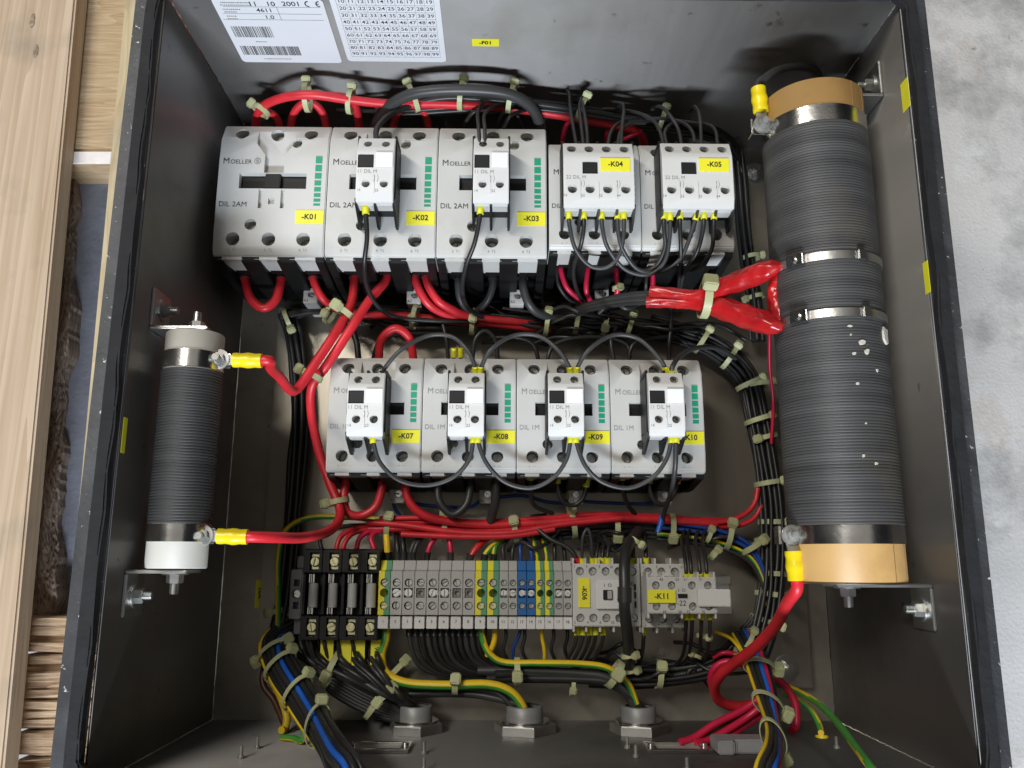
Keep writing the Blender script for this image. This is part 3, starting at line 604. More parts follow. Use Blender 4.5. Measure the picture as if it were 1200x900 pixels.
# ------------------------------------------------------------------ contactors
def screw_mesh(r=0.0052):
    def mk():
        b = MB(); b.cyl((0, 0, -0.004), (0, 0, 1), r, 0.004, 18, bev=0.0006)
        c = MB(); c.box(-r * 0.8, r * 0.8, -0.0006, 0.0006, -0.0015, 0.001); c.box(-0.0006, 0.0006, -r * 0.8, r * 0.8, -0.0014, 0.0011)
        bm = c.bm; return carve(b, MB().box(-r * 1.2, r * 1.2, -0.00075, 0.00075, -0.0024, 0.002))
    return cached(('screw', r), mk)
CROSS = 0
def contactor(tag, label, X0, Yt, W, H, zb, zf, big, txt, toptag=True, group=None):
    """X0,Yt: picture-left/upper corner of the front face; local x 0..W, y 0..-H, z from the plate"""
    o = empty('contactor', (X0, Yt, zb), label=label, category='contactor', group=group or 'motor contactors')
    h = zf - zb; key = ('ct', big, round(W, 4), round(h, 4)); g = 0.0004
    hr = 0.0062 if big else 0.0054
    topu = (0.185, 0.505, 0.82) if big else (0.19, 0.50, 0.80); botu = (0.18, 0.50, 0.81) if big else (0.17, 0.49, 0.80)
    tv, bv = (0.085, 0.885) if big else (0.105, 0.865); su, sv = (0.33, 0.78) if big else (0.33, 0.76)
    def housing():
        b = MB(); d = h - 0.045
        prof = [(0, d), (0, h - 0.010), (-H * 0.13, h - 0.0015), (-H * 0.30, h), (-H * 0.84, h), (-H * 0.97, h - 0.0015), (-H, h - 0.004), (-H, d)]
        b.prism(prof, g, W - g, 'x', bev=0.0009)
        c = MB()
        for u in topu: c.cyl((u * W, -tv * H, h - 0.022), (0, 0, 1), hr, 0.04, 24)
        for u in botu: c.cyl((u * W, -bv * H, h - 0.022), (0, 0, 1), hr, 0.04, 24)
        c.cyl((su * W, -sv * H, h - 0.016), (0, 0, 1), hr * 0.86, 0.04, 22)
        c.box(0.20 * W, 0.81 * W, -0.515 * H, -0.40 * H, h - 0.014, h + 0.01)
        if big:
            c.prism([(0.335 * W, -0.17 * H), (0.42 * W, -0.26 * H), (0.42 * W, -0.397 * H), (0.598 * W, -0.397 * H), (0.598 * W, -0.26 * H), (0.68 * W, -0.17 * H), (0.68 * W, 0.01), (0.335 * W, 0.01)][::-1], h - 0.006, h + 0.01, 'z')
            c.box(0.385 * W, 0.42 * W, -0.66 * H, -0.518 * H, h - 0.004, h + 0.01); c.box(0.585 * W, 0.62 * W, -0.66 * H, -0.518 * H, h - 0.004, h + 0.01); c.box(0.475 * W, 0.53 * W, -0.63 * H, -0.585 * H, h - 0.003, h + 0.01)
            c.cyl((0.70 * W, -0.165 * H, h - 0.012), (0, 0, 1), hr * 0.8, 0.04, 18)
        else:
            c.box(0.33 * W, 0.70 * W, -0.20 * H, 0.01, h - 0.0075, h + 0.01)
        return carve(b, c)
    ob('housing', cached(key + (1,), housing), GREYP, o)
    ob('slot_insert', cached(key + (2,), lambda: MB().box(0.202 * W, 0.808 * W, -0.513 * H, -0.402 * H, h - 0.0138, h - 0.006, 0.0005).mesh()), BLACKP, o)
    if big and tag == '-K01':
        b = MB(); b.box(0.43 * W, 0.57 * W, -0.51 * H, -0.395 * H, h - 0.0059, h - 0.0012, 0.0006); ob('armature', b.mesh(), BLACKP, o)
        b = MB(); b.box(0.475 * W, 0.545 * W, -0.396 * H, -0.385 * H, h - 0.0058, h - 0.002, 0.0004); ob('armature_clip', b.mesh(), GREYP, o)
    def base():
        b = MB(); ext = 0.004
        b.box(0.003, W - 0.003, -H + 0.004, -0.004, 0, h - 0.0451, 0.001)
        b.box(0.002, W - 0.002, -H - 0.010, -H + 0.0041, 0, 0.030 if big else 0.022, 0.001); b.box(0.002, W - 0.002, -0.0041, 0.010, 0, 0.030 if big else 0.022, 0.001)
        return b.mesh()
    ob('base', cached(key + (3,), base), BLACKP, o)
    # black partition fins and grey shrouds between them on the lower side
    fin = [0.0, 0.335, 0.655, 1.0]
    for i, u in enumerate(fin):
        x = u * W; x0, x1 = max(0.001, x - (0.0085 if 0 < u < 1 else 0.0)), min(W - 0.001, x + (0.0085 if 0 < u < 1 else 0))
        if u == 0: x0, x1 = 0.001, 0.0085
        if u == 1: x0, x1 = W - 0.0085, W - 0.001
        ob('partition', cached(key + (4, i), lambda: MB().prism([(-H + 0.0002 - 0.0045, h - 0.007), (-H - 0.0015, h - 0.0055), (-H + 0.001, h - 0.0055), (-H + 0.001, 0.024), (-H - 0.011, 0.024), (-H - 0.011, h * 0.5)], x0, x1, 'x', bev=0.0006).mesh()), BLACKP, o)
    for i in range(3):
        u = botu[i]; wd = (0.135 if big else 0.13) * W; xa, xb = u * W - wd * (1.0 if i < 2 else 0.95), u * W + wd * (0.72 if i < 2 else 0.8)
        m = cached(key + (5, i), lambda: MB().prism([(xa, h - 0.0058), (xb, h - 0.0058), (xb + 0.001, h - 0.018), (xb + 0.004, h - 0.037), (xa + 0.006, h - 0.037), (xa + 0.003, h - 0.018)], -H - 0.0028, -H + 0.0005, 'y', bev=0.0005).mesh())
        ob('terminal_shroud', m, GREYP, o)
        b = cached(key + (6, i), lambda: MB().box(xa + 0.0075, xb + 0.001, -H - 0.0032, -H - 0.0005, h - 0.042, h - 0.034).mesh()); ob('wire_port', b, BLACKP, o)
    for (u, v, z) in [(u, tv, 0.0175) for u in topu] + [(u, bv, 0.0175) for u in botu] + [(su, sv, 0.011)]:
        s_ = ob('screw', screw_mesh(hr * 0.86), DULLS, o, (u * W, -v * H, h - z)); s_.rotation_euler = (0, 0, random.uniform(0, 3))
    # print: maker name, type, terminal numbers
    it = []
    if big: it += [('M', 0.0082, 0.04 * W, -0.312 * H, 'LEFT', 0.0), ('OELLER', 0.0058, 0.108 * W, -0.317 * H, 'LEFT', 0.0)]
    pr = INK
    tz = h + 0.00025
    if big:
        ob('maker_print', cached(key + (7,), lambda: join_texts(it)), INK, o, (0, 0, tz))
        def logo():
            bm = MB()
            for i in range(16):
                a, a2 = 2 * pi * i / 16, 2 * pi * (i + 1) / 16; bm.prism([(0.355 * W + r * math.cos(x), -0.31 * H + r * math.sin(x)) for r, x in ((0.0031, a), (0.0031, a2), (0.0026, a2), (0.0026, a))], 0, 0.0001, 'z')
            bm.box(0.355 * W - 0.0014, 0.355 * W + 0.0014, -0.31 * H - 0.0002, -0.31 * H + 0.0002, 0, .0001); bm.box(0.355 * W - 0.0012, 0.355 * W + 0.0012, -0.31 * H + 0.0009, -0.31 * H + 0.0013, 0, .0001); bm.box(0.355 * W - 0.0012, 0.355 * W + 0.0012, -0.31 * H - 0.0013, -0.31 * H - 0.0009, 0, .0001)
            return bm.mesh()
        ob('maker_emblem', cached(key + (8,), logo), INKG, o, (0, 0, tz))
        ob('type_print', cached(key + (9,), lambda: join_texts([(txt, 0.0070, 0.03 * W, -0.635 * H, 'LEFT', 0.0)])), INK, o, (0, 0, tz))
    else:
        ob('maker_print', cached(key + (7,), lambda: join_texts([('M', 0.0074, 0.05 * W, -0.31 * H, 'LEFT', 0.0), ('OELLER', 0.0054, 0.13 * W, -0.314 * H, 'LEFT', 0.0)])), INK if not toptag else INKG, o, (0, 0, tz))
        ob('type_print', cached(key + (9, txt), lambda: join_texts([(txt, 0.0060, 0.03 * W, -0.62 * H, 'LEFT', 0.0)])), INK if not toptag else INKG, o, (0, 0, tz))
    nm = [(s1, 0.0034 if big else 0.003, u * W, -(bv + 0.077) * H, 'CENTER', 0) for u, s1 in zip(botu, ('2  T1', '4  T2', '6  T3'))]
    ob('terminal_number', cached(key + (10,), lambda: join_texts(nm)), INKG, o, (0, 0, h + 0.00025 - (0.0014)))
    # green scale marks
    v = 0.27 if big else 0.25; hs = [.052, .047, .042, .037, .032, .027, .022, .016] if big else [.055, .050, .046, .042, .037, .030]
    u0, u1 = (0.885, 0.945) if big else (0.875, 0.94)
    for i, q in enumerate(hs):
        m = cached(key + (11, i), lambda: MB().box(u0 * W, u1 * W, -(v + q) * H, -v * H, h + 0.00005, h + 0.0003).mesh()); ob('green_mark', m, GREENM, o); v += q + 0.0135
    if toptag:
        la, lb, lc, ld = (0.73, 0.985, 0.675, 0.775) if big else (0.69, 0.985, 0.645, 0.755)
        t_ = ob('name_label', cached(key + (12,), lambda: MB().box(la * W, lb * W, -ld * H, -lc * H, h + 0.0001, h + 0.0005).mesh()), YELP, o)
        ob('lettering', text_mesh(tag, 0.0072 if big else 0.0066, 'CENTER', 0.02), INK, t_, ((la + lb) / 2 * W, -(lc + ld) / 2 * H, h + 0.0008))
    # coil terminal at the lower edge
    cu = 0.74 if big else 0.68; cz = 0.060 if big else 0.044
    ct = ob('coil_terminal', cached(key + (13,), lambda: carve(MB().box(cu * W - 0.0068, cu * W + 0.0068, -H - 0.0235, -H - 0.008, 0.012, cz, 0.0006), MB().cyl((cu * W + 0.001, -H - 0.0145, cz - 0.007), (0, 0, 1), 0.0036, 0.02, 16))), GREYP, o)
    ob('screw', screw_mesh(0.0032), SHINY, ct, (cu * W + 0.001, -H - 0.0145, cz - 0.003))
    ob('lettering', text_mesh('A2', 0.004, 'CENTER'), INK, ct, (cu * W - 0.004, -H - 0.021, cz + 0.0002))
    b = cached(key + (14,), lambda: MB().box(cu * W - 0.006, cu * W + 0.006, -H - 0.0082, -H + 0.002, 0.012, cz - 0.004).mesh()); ob('coil_bridge', b, BLACKP, o)
    return o
ZB = PLZ
bigx = P(261, 147, 0.137).x; bigY = P(330, 147.5, 0.131).y; ZF1 = 0.14
xr3 = P(641, 230, ZF1).x; xl1 = P(254, 215, ZF1).x; WB = (xr3 - xl1) / 3; yb1 = P(450, 301, ZF1 - 0.003).y; HB = bigY - yb1
K1 = [(xl1 + i * WB, bigY) for i in range(3)]
contactor('-K01', 'large grey contactor labelled -K01 with no block clipped on its front', K1[0][0], bigY, WB, HB, ZB, ZF1, True, 'DIL 2AM')
contactor('-K02', 'large grey contactor with yellow label -K02 between -K01 and -K03', K1[1][0], bigY, WB, HB, ZB, ZF1, True, 'DIL 2AM')
contactor('-K03', 'large grey contactor with yellow label -K03', K1[2][0], bigY, WB, HB, ZB, ZF1, True, 'DIL 2AM')
ZF2 = 0.14; y4 = P(700, 169, ZF2 - 0.009).y; y4b = P(700, 293, ZF2 - 0.003).y; x4 = P(643, 230, ZF2).x; x5 = P(751, 230, ZF2).x; x6 = P(861, 230, ZF2).x
contactor('-K04', 'grey contactor behind the four-pole block labelled -K04', x4, y4, x5 - x4, y4 - y4b, ZB, ZF2, False, 'DIL 1AM', False)
contactor('-K05', 'grey contactor behind the four-pole block labelled -K05', x5, y4, x5 - x4, y4 - y4b, ZB, ZF2, False, 'DIL 1AM', False)
ZF3 = 0.112; y7 = P(550, 420, ZF3 - 0.009).y; y7b = P(550, 554, ZF3 - 0.003).y; x7 = P(384, 480, ZF3).x; x11 = P(825, 480, ZF3).x; W7 = (x11 - x7) / 4
K2 = []
for i, tg in enumerate(('-K07', '-K08', '-K09', '-K10')):
    K2.append(x7 + i * W7); contactor(tg, 'smaller grey contactor with yellow label ' + tg + ' and a two-pole block', x7 + i * W7, y7, W7, y7 - y7b, ZB, ZF3, False, 'DIL 1M', True)

# ------------------------------------------------------------------ auxiliary contact blocks clipped on the contactors
def aux(label, px0, px1, py0, py1, zbk, zf, n, tag, group):
    a = P(px0, py0, zf - 0.006); b_ = P(px1, py1, zf - 0.001); X0, Yt = P((px0), (py0 + py1) / 2, zf).x, a.y; W, H = P(px1, (py0 + py1) / 2, zf).x - X0, a.y - b_.y
    o = empty('auxiliary_contact_block', (X0, Yt, zbk), label=label, category='contact block', group=group); h = zf - zbk; key = ('ax', n, round(h, 3))
    us = (0.28, 0.73) if n == 2 else (0.135, 0.375, 0.615, 0.86); r = 0.0036 if n == 2 else 0.0042; tv, bv = (0.12, 0.745) if n == 2 else (0.115, 0.74)
    def front():
        b = MB(); prof = [(0, h - 0.022), (0, h - 0.007), (-H * 0.22, h - 0.0004), (-H * 0.3, h), (-H * 0.86, h), (-H, h - 0.003), (-H, h - 0.022)]
        b.prism(prof, 0.0012, W - 0.0012, 'x', bev=0.0006); c = MB()
        for u in us: c.cyl((u * W, -tv * H, h - 0.018), (0, 0, 1), r, 0.03, 20); c.cyl((u * W, -bv * H, h - 0.016), (0, 0, 1), r, 0.03, 20)
        if n == 2: c.box(0.06 * W, 0.46 * W, -0.505 * H, -0.30 * H, h - 0.006, h + 0.01)
        else: c.box(0.275 * W, 0.485 * W, -0.515 * H, -0.33 * H, h - 0.006, h + 0.01)
        for k in range(1, n): c.box(k / n * W - 0.0002, k / n * W + 0.0002, -0.88 * H, -0.62 * H, h - 0.001, h + 0.01)
        return carve(b, c)
    ob('front', front(), WHITEP, o)
    ob('body', MB().box(0.0014, W - 0.0014, -H + 0.001, -0.001, 0.0003, h - 0.0222, 0.0006).mesh(), BLACKP, o)
    if n == 2: ob('indicator', MB().box(0.065 * W, 0.455 * W, -0.50 * H, -0.305 * H, h - 0.0058, h - 0.0008, 0.0006).mesh(), DARKG, o); ob('blank_tag', MB().box(0.52 * W, 0.94 * W, -0.50 * H, -0.28 * H, h + 0.0001, h + 0.0012, 0.0003).mesh(), mat('bright_white_tag', (0.88, 0.88, 0.88), 0.35, 0, 0.02), o)
    else:
        ob('indicator', MB().box(0.28 * W, 0.48 * W, -0.51 * H, -0.335 * H, h - 0.0058, h - 0.0008, 0.0006).mesh(), DARKG, o)
        t_ = ob('name_label', MB().box(0.52 * W, 0.93 * W, -0.475 * H, -0.285 * H, h + 0.0001, h + 0.0009, 0.0002).mesh(), YELP, o); ob('lettering', text_mesh(tag, 0.0066, 'CENTER', 0.02), INK, t_, (0.725 * W, -0.38 * H, h + 0.0012))
    it = [('11 DIL M' if n == 2 else '22 DIL M', 0.0046, 0.05 * W, -(0.565 if n == 2 else 0.57) * H, 'LEFT', 0.0)]
    for k, s1 in enumerate(('14', '22') if n == 2 else ('14', '22', '32', '44')): it.append((s1, 0.0034, (us[k] - (0.17 if n == 2 else 0.10)) * W, -(bv + 0.10) * H, 'CENTER', 0))
    ob('type_print', join_texts(it), INKG, o, (0, 0, h + 0.0002))
    b = MB()
    for cx in ((0.47, 0.56) if n == 2 else (0.245, 0.285, 0.735, 0.77)):
        b.prism([(cx * W, -0.61 * H), (cx * W + 0.0003, -0.61 * H), (cx * W + 0.0012, -0.66 * H), (cx * W + 0.0003, -0.72 * H), (cx * W, -0.72 * H), (cx * W + 0.0008, -0.66 * H)], 0, 0.0001, 'z')
    ob('contact_symbol', b.mesh(), INKG, o, (0, 0, h + 0.0002))
    for u in us:
        for v, z in ((tv, 0.0125), (bv, 0.0115)): s_ = ob('screw', screw_mesh(r * 0.85), DULLS, o, (u * W, -v * H, h - z)); s_.rotation_euler = (0, 0, random.uniform(0, 3))
    for k in range(n + 1):
        x = k / n * W; x = min(max(x, 0.0011), W - 0.0011); wd = 0.0011
        ob('partition', cached(key + (k, 'f', round(W, 4)), lambda: MB().prism([(-H - 0.0015, h - 0.006), (-H + 0.004, h - 0.003), (-H + 0.006, 0.001), (-H - 0.012, 0.001), (-H - 0.0125, 0.008)], x - wd, x + wd, 'x', bev=0.0003).mesh()), BLACKP, o)
        ob('peg', cached(key + (k, 'p', round(W, 4)), lambda: MB().box(x - wd, x + wd, -0.003, 0.0025, 0.002, h - 0.0075, 0.0003).mesh()), BLACKP, o)
    for k in range(n):
        xa, xb = k / n * W + 0.0024, (k + 1) / n * W - 0.0024
        ob('clamp_plate', cached(key + (k, 'c', round(W, 4)), lambda: MB().box(xa, xb, -H - 0.0012, -H + 0.002, h - 0.019, h - 0.010, 0.0003).mesh()), GREYP, o)
    # upright side cheeks
    for x in (0.0, W - 0.0012): ob('cheek', MB().box(x, x + 0.0012, -H + 0.004, -0.001, 0.0003, h - 0.008, 0.0003).mesh(), BLACKP, o)
    return o
ga = 'auxiliary contact blocks'
aux('two-pole white and black contact block clipped on contactor -K02', 416, 463, 161, 236, ZF1 + 0.0006, 0.178, 2, None, ga)
aux('two-pole white and black contact block clipped on contactor -K03', 553, 598, 161, 237, ZF1 + 0.0006, 0.178, 2, None, ga)
aux('four-pole white contact block with yellow label -K04', 659, 745, 167, 243, ZF2 + 0.0006, 0.172, 4, '-K04', ga)
aux('four-pole white contact block with yellow label -K05', 775, 861, 167, 244, ZF2 + 0.0006, 0.172, 4, '-K05', ga)
for (a0, a1, tg) in ((405, 451, '-K07'), (523.5, 569, '-K08'), (641, 686, '-K09'), (759, 804, '-K10')):
    aux('two-pole white contact block clipped on contactor ' + tg, a0, a1, 436.5, 511, ZF3 + 0.0006, 0.150, 2, None, ga)

# ------------------------------------------------------------------ DIN rails
def rail(label, x0, x1, y, z):
    b = MB(); b.box(x0, x1, y - 0.0175, y - 0.0125, z + 0.006, z + 0.0075); b.box(x0, x1, y + 0.0125, y + 0.0175, z + 0.006, z + 0.0075); b.box(x0, x1, y - 0.0125, y - 0.011, z, z + 0.0075); b.box(x0, x1, y + 0.011, y + 0.0125, z, z + 0.0075); b.box(x0, x1, y - 0.011, y + 0.011, z, z + 0.0015)
    return ob('mounting_rail', b.mesh(), ZINC, None, (0, 0, 0), label=label, category='rail')
yr = P(600, 697, 0.03).y
rail('zinc top-hat rail carrying fuse holders, terminal blocks and small contactors', P(335, 697, 0.03).x, P(860, 697, 0.03).x, yr, PLZ + 0.0005)

# ------------------------------------------------------------------ terminal blocks
ZTB = PLZ + 0.0082; TZ = 0.082
def vy(py, z=TZ): return P(560, py, z).y
xs = [443 + 14.2 * i for i in range(11)] + [585.0 + 10.72 * i for i in range(1, 9)]
yA, yB, yC, yD = vy(657, 0.072), vy(669), vy(721), vy(736, 0.074)
TLAB = {1: 'yellow and green earth terminal block against the fuse holders, tag 1', 2: 'grey terminal block after the fuse-side earth block, first link bar starts here', 3: 'grey terminal block where the first link bar ends, tag 3', 4: 'lone grey unlinked terminal block between the two large link bars, tag 4', 5: 'grey terminal block where the second large link bar starts, tag 5', 6: 'grey terminal block where the second large link bar ends, tag 6', 7: 'unlinked grey terminal block just after the second large link bar, tag 7', 8: 'unlinked grey terminal block touching the middle pair of earth blocks, tag 8', 9: 'earth terminal block of the middle pair, touching a wide grey block', 10: 'earth terminal block of the middle pair, touching a slim grey block', 11: 'slim grey terminal block touching the middle earth pair, tag 11', 12: 'slim grey terminal block touching the blue pair, tag 12', 13: 'blue terminal block of the pair, beside a slim grey block', 14: 'blue terminal block of the pair, beside a slim earth block', 15: 'slim earth terminal block touching the blue pair', 16: 'slim earth terminal block touching the last grey pair', 17: 'slim grey terminal block touching the slim earth pair, last but one', 18: 'slim grey end terminal block touching small contactor -K06'}
def terminal(num, px0, px1, kind, jumper):
    X0 = P(px0, 695, TZ).x; X1 = P(px1, 695, TZ).x; W = X1 - X0; yc = vy(695); small = num > 10
    nm = {'g': 'grey', 'e': 'yellow and green', 'b': 'blue'}[kind]
    o = empty('terminal_block', (X0, yc, ZTB), label=TLAB[num], category='terminal block', group='row of terminal blocks'); h = TZ - ZTB; g = 0.00018
    r = min(0.0036, W * 0.36); ys = (vy(683) - yc, 0.0, vy(710) - yc)
    def body():
        prof = [(yA - yc, 0), (yA - yc, h - 0.012), (yB - yc + 0.0005, h - 0.008), (yB - yc - 0.0005, h), (yC - yc, h), (yC - yc - 0.0005, h - 0.010), (yD - yc, h - 0.010), (yD - yc, 0)]
        b = MB().prism(prof, g, W - g, 'x', bev=0.0003, seg=1); c = MB()
        for k, y in enumerate(ys):
            if k == 1: c.box(W * 0.14, W * 0.86, y - 0.0042, y + 0.0042, h - 0.006, h + 0.01) if kind != 'e' else c.cyl((W / 2, y, h - 0.012), (0, 0, 1), r * 1.05, 0.03, 18)
            else: c.cyl((W / 2, y, h - 0.012), (0, 0, 1), r, 0.03, 18)
        m = carve(b, c); return m
    m = cached(('tb', kind == 'e', small), body)
    if kind == 'e':
        m2 = cached(('tbe', small), lambda: m.copy())
        if len(m2.materials) == 0:
            m2.materials.append(YELT); m2.materials.append(GREENT)
            for p in m2.polygons: p.material_index = 1 if p.center.x > W * 0.52 else 0
            # cut the two colours cleanly at mid width
            bm = bmesh.new(); bm.from_mesh(m2); bmesh.ops.bisect_plane(bm, geom=bm.verts[:] + bm.edges[:] + bm.faces[:], plane_co=(W * 0.5, 0, 0), plane_no=(1, 0, 0))
            for f in bm.faces: f.material_index = 1 if f.calc_center_median().x > W * 0.5 else 0
            bm.to_mesh(m2); bm.free()
        ob('body', m2, [YELT, GREENT], o)
    else: ob('body', m, BLUET if kind == 'b' else TERMG, o)
    for y in (ys[0], ys[2]):
        s_ = ob('screw', screw_mesh(r * 0.82), DULLS if kind != 'e' or y > 0 else BRASS, o, (W / 2, y, h - 0.0022)); s_.rotation_euler = (0, 0, random.uniform(0, 3))
    if jumper: s_ = ob('link_screw', screw_mesh(r * 0.95), LINKM, o, (W / 2, 0, h - 0.0004)); s_.rotation_euler = (0, 0, random.uniform(0, 3))
    elif kind == 'g': ob('link_socket', cached(('ls', small), lambda: carve(MB().box(W * 0.15, W * 0.85, -0.0040, 0.0040, h - 0.0058, h - 0.002), MB().cyl((W / 2, 0, h - 0.01), (0, 0, 1), r * 0.6, 0.02, 14))), mat('brown_grey', (0.17, 0.15, 0.14), 0.5), o)
    # white number tag
    tgx = 0 if not small else 0; wt = W * 0.86
    t_ = ob('number_tag', cached(('nt', small), lambda: MB().box(0.0002, wt if not small else W - 0.0002, yD - yc - 0.0004, yC - yc - 0.0012, h - 0.0098, h - 0.0035, 0.0003).mesh()), WHITEP, o)
    ob('lettering', text_mesh(str(num), 0.0036, 'CENTER'), INK, t_, (W * 0.45, (yC + yD) / 2 - yc, h - 0.0032))
    return X0, X1
TX = []
kinds = 'eggggggg' + 'ee' + 'ggbbeegg'
for i in range(18):
    TX.append(terminal(i + 1, xs[i], xs[i + 1], kinds[i], (i + 1) in (2, 3, 5, 6, 11, 12, 13, 14, 17, 18)))
for a, b_ in ((1, 2), (4, 5), (10, 11), (12, 13), (16, 17)):
    xa, xb = (TX[a][0] + TX[a][1]) / 2, (TX[b_][0] + TX[b_][1]) / 2; y = vy(695)
    ob('link_bar', MB().box(xa, xb, y - 0.0019, y + 0.0019, TZ - 0.0040, TZ - 0.0011, 0.0004).mesh(), LINKM, None, label={1: 'bright link bar on the grey blocks nearest the fuse holders', 4: 'bright link bar on the grey blocks in the middle of the wide ones', 10: 'bright link bar on the slim grey blocks before the blue pair', 12: 'bright link bar across the blue terminal blocks', 16: 'bright link bar on the last grey blocks before -K06'}[a], category='link bar')

# ------------------------------------------------------------------ fuse holders and end clamp
ZFU = 0.078
fx = [P(x, 697, ZFU).x for x in (353, 376, 399, 421, 444)]; fyc = P(400, 697, ZFU).y
for i in range(4):
    W = fx[i + 1] - fx[i]; o = empty('fuse_holder', (fx[i], fyc, ZTB), label='black open fuse holder, %s in the row from the grey end clamp' % ('first', 'second', 'third', 'fourth')[i], category='fuse holder', group='row of black fuse holders'); h = ZFU - ZTB
    ya, yb_ = P(400, 643, ZFU).y - fyc, P(400, 751, ZFU).y - fyc
    def fb():
        b = MB(); b.prism([(yb_, 0), (yb_, h - 0.004), (yb_ + 0.001, h), (yb_ + 0.021, h), (yb_ + 0.022, h - 0.014), (ya - 0.022, h - 0.014), (ya - 0.021, h), (ya - 0.001, h), (ya, h - 0.004), (ya, 0)], 0.0003, W - 0.0003, 'x', bev=0.0006)
        c = MB(); c.box(W * 0.34, W * 0.82, ya - 0.0195, ya - 0.0035, h - 0.008, h + .01); c.box(W * 0.34, W * 0.82, yb_ + 0.0035, yb_ + 0.0195, h - 0.008, h + .01); return carve(b, c)
    ob('base', cached('fb', fb), BLACKP, o)
    ob('side_fin', cached('ffin', lambda: MB().box(0.0003, 0.0028, yb_ + 0.0225, ya - 0.0225, h - 0.0139, h - 0.002, 0.0004).mesh()), BLACKP, o)
    for y in (ya - 0.0115, yb_ + 0.0115):
        pl = ob('contact_plate', cached(('cp', y), lambda: MB().box(W * 0.38, W * 0.78, y - 0.0068, y + 0.0068, h - 0.0078, h - 0.0055, 0.0003).mesh()), BRASS, o)
        ob('washer', cached(('wa', y), lambda: MB().cyl((W * 0.58, y, h - 0.0054), (0, 0, 1), 0.0047, 0.0012, 20).mesh()), BLACKP, pl)
        s_ = ob('screw', screw_mesh(0.0038), BRASS, pl, (W * 0.58, y, h - 0.0012)); s_.rotation_euler = (0, 0, random.uniform(0.2, 2.6))
    fz = h - 0.005
    fu = ob('fuse', cached('fu', lambda: MB().cyl((W * 0.56, yb_ + 0.0285, fz), (0, 1, 0), 0.0043, ya - yb_ - 0.059, 20, bev=0.0006).mesh()), FUSE, o)
    for (y0, y1) in ((yb_ + 0.0225, yb_ + 0.0284), (ya - 0.0304, ya - 0.0225)):
        ob('fuse_cap', cached(('fc', y0), lambda: MB().box(W * 0.52, W * 0.60, y0, y1, fz - 0.004, fz + 0.0028, 0.0004).mesh()), SHINY, fu)
        ob('clip', cached(('fcl', y0), lambda: MB().box(W * 0.30, W * 0.36, y0, y1, fz - 0.004, fz + 0.001, 0.0003).box(W * 0.40, W * 0.44, y0, y1, fz - 0.004, fz + 0.0005, 0.0003).mesh()), ZINC, o)
xa, xb = P(338, 697, 0.07).x, P(353, 697, 0.07).x; W = xb - xa
o = empty('end_clamp', (xa, fyc, ZTB), label='grey plastic end clamp with one screw beside the fuse holders', category='clamp'); h = 0.066 - ZTB
b = MB().box(0, W - 0.0003, -0.022, 0.022, 0, h, 0.001); b.box(W * 0.25, W - 0.0003, 0.0222, 0.034, 0, h - 0.01, 0.001); b.box(W * 0.25, W - 0.0003, -0.036, -0.0222, 0, h - 0.01, 0.001)
c = MB().cyl((W * 0.5, 0, h - 0.01), (0, 0, 1), 0.004, 0.03, 18); c.box(W * 0.3, W * 0.75, 0.007, 0.013, h - 0.01, h + 0.01); c.box(W * 0.3, W * 0.75, -0.013, -0.007, h - 0.01, h + 0.01)
ob('body', carve(b, c), mat('mid_grey_plastic', (0.20, 0.205, 0.215), 0.5, 0, 0.1), o); ob('screw', screw_mesh(0.0034), SHINY, o, (W * 0.5, 0, h - 0.004))

# ------------------------------------------------------------------ small contactors -K06 and -K11
def small_contactor(label, px0, px1, py0, py1, zf, cols, tag, group='small contactors'):
    X0 = P(px0, 700, zf).x; X1 = P(px1, 700, zf).x; Yt = P(740, py0, zf).y; Yb = P(740, py1, zf).y; W, H = X1 - X0, Yt - Yb
    o = empty('small_contactor', (X0, Yt, ZTB), label=label, category='contactor', group=group); h = zf - ZTB
    b = MB(); b.box(0.0003, W - 0.0003, -H, 0, 0, h - 0.012, 0.0006); b.box(0.0003, W - 0.0003, -H * 0.98, -H * 0.02, h - 0.0121, h, 0.0007)
    c = MB()
    for u in cols: c.cyl((u * W, -0.13 * H, h - 0.009), (0, 0, 1), 0.0037, 0.03, 18); c.cyl((u * W, -0.86 * H, h - 0.009), (0, 0, 1), 0.0037, 0.03, 18)
    b2 = MB(); b2.box(0.0003, W - 0.0003, -H * 0.99, -H * 0.01, 0.0, h, 0.0007)
    ob('body', carve(b2, c), GREYP, o)
    for u in cols:
        for v in (0.13, 0.86): s_ = ob('screw', screw_mesh(0.0033), DULLS, o, (u * W, -v * H, h - 0.0035)); s_.rotation_euler = (0, 0, random.uniform(0, 3))
    k = len(cols)
    for i in range(k + 1):
        x = min(max(i / k * W, 0.001), W - 0.001)
        for (y0, y1) in ((-0.001, 0.0045), (-H - 0.0045, -H + 0.001)): ob('partition', MB().box(x - 0.0009, x + 0.0009, y0, y1, h - 0.022, h - 0.003, 0.0003).mesh(), GREYP, o)
    return o, W, H, h
o, W, H, h = small_contactor('small grey contactor with an upright yellow label -K06', 671, 751, 660, 735, 0.086, (0.11, 0.30, 0.49, 0.68, 0.89), '-K06')
c = MB().box(0.34 * W, 0.70 * W, -0.72 * H, -0.27 * H, h, h + 0.0035, 0.0006); ob('window_frame', c.mesh(), WHITEP, o)
ob('slider', MB().box(0.44 * W, 0.575 * W, -0.57 * H, -0.42 * H, h + 0.0036, h + 0.0052, 0.0003).mesh(), DARKG, o)
ob('slider_knob', MB().box(0.50 * W, 0.565 * W, -0.56 * H, -0.43 * H, h + 0.0053, h + 0.0064, 0.0003).mesh(), TERMG, o)
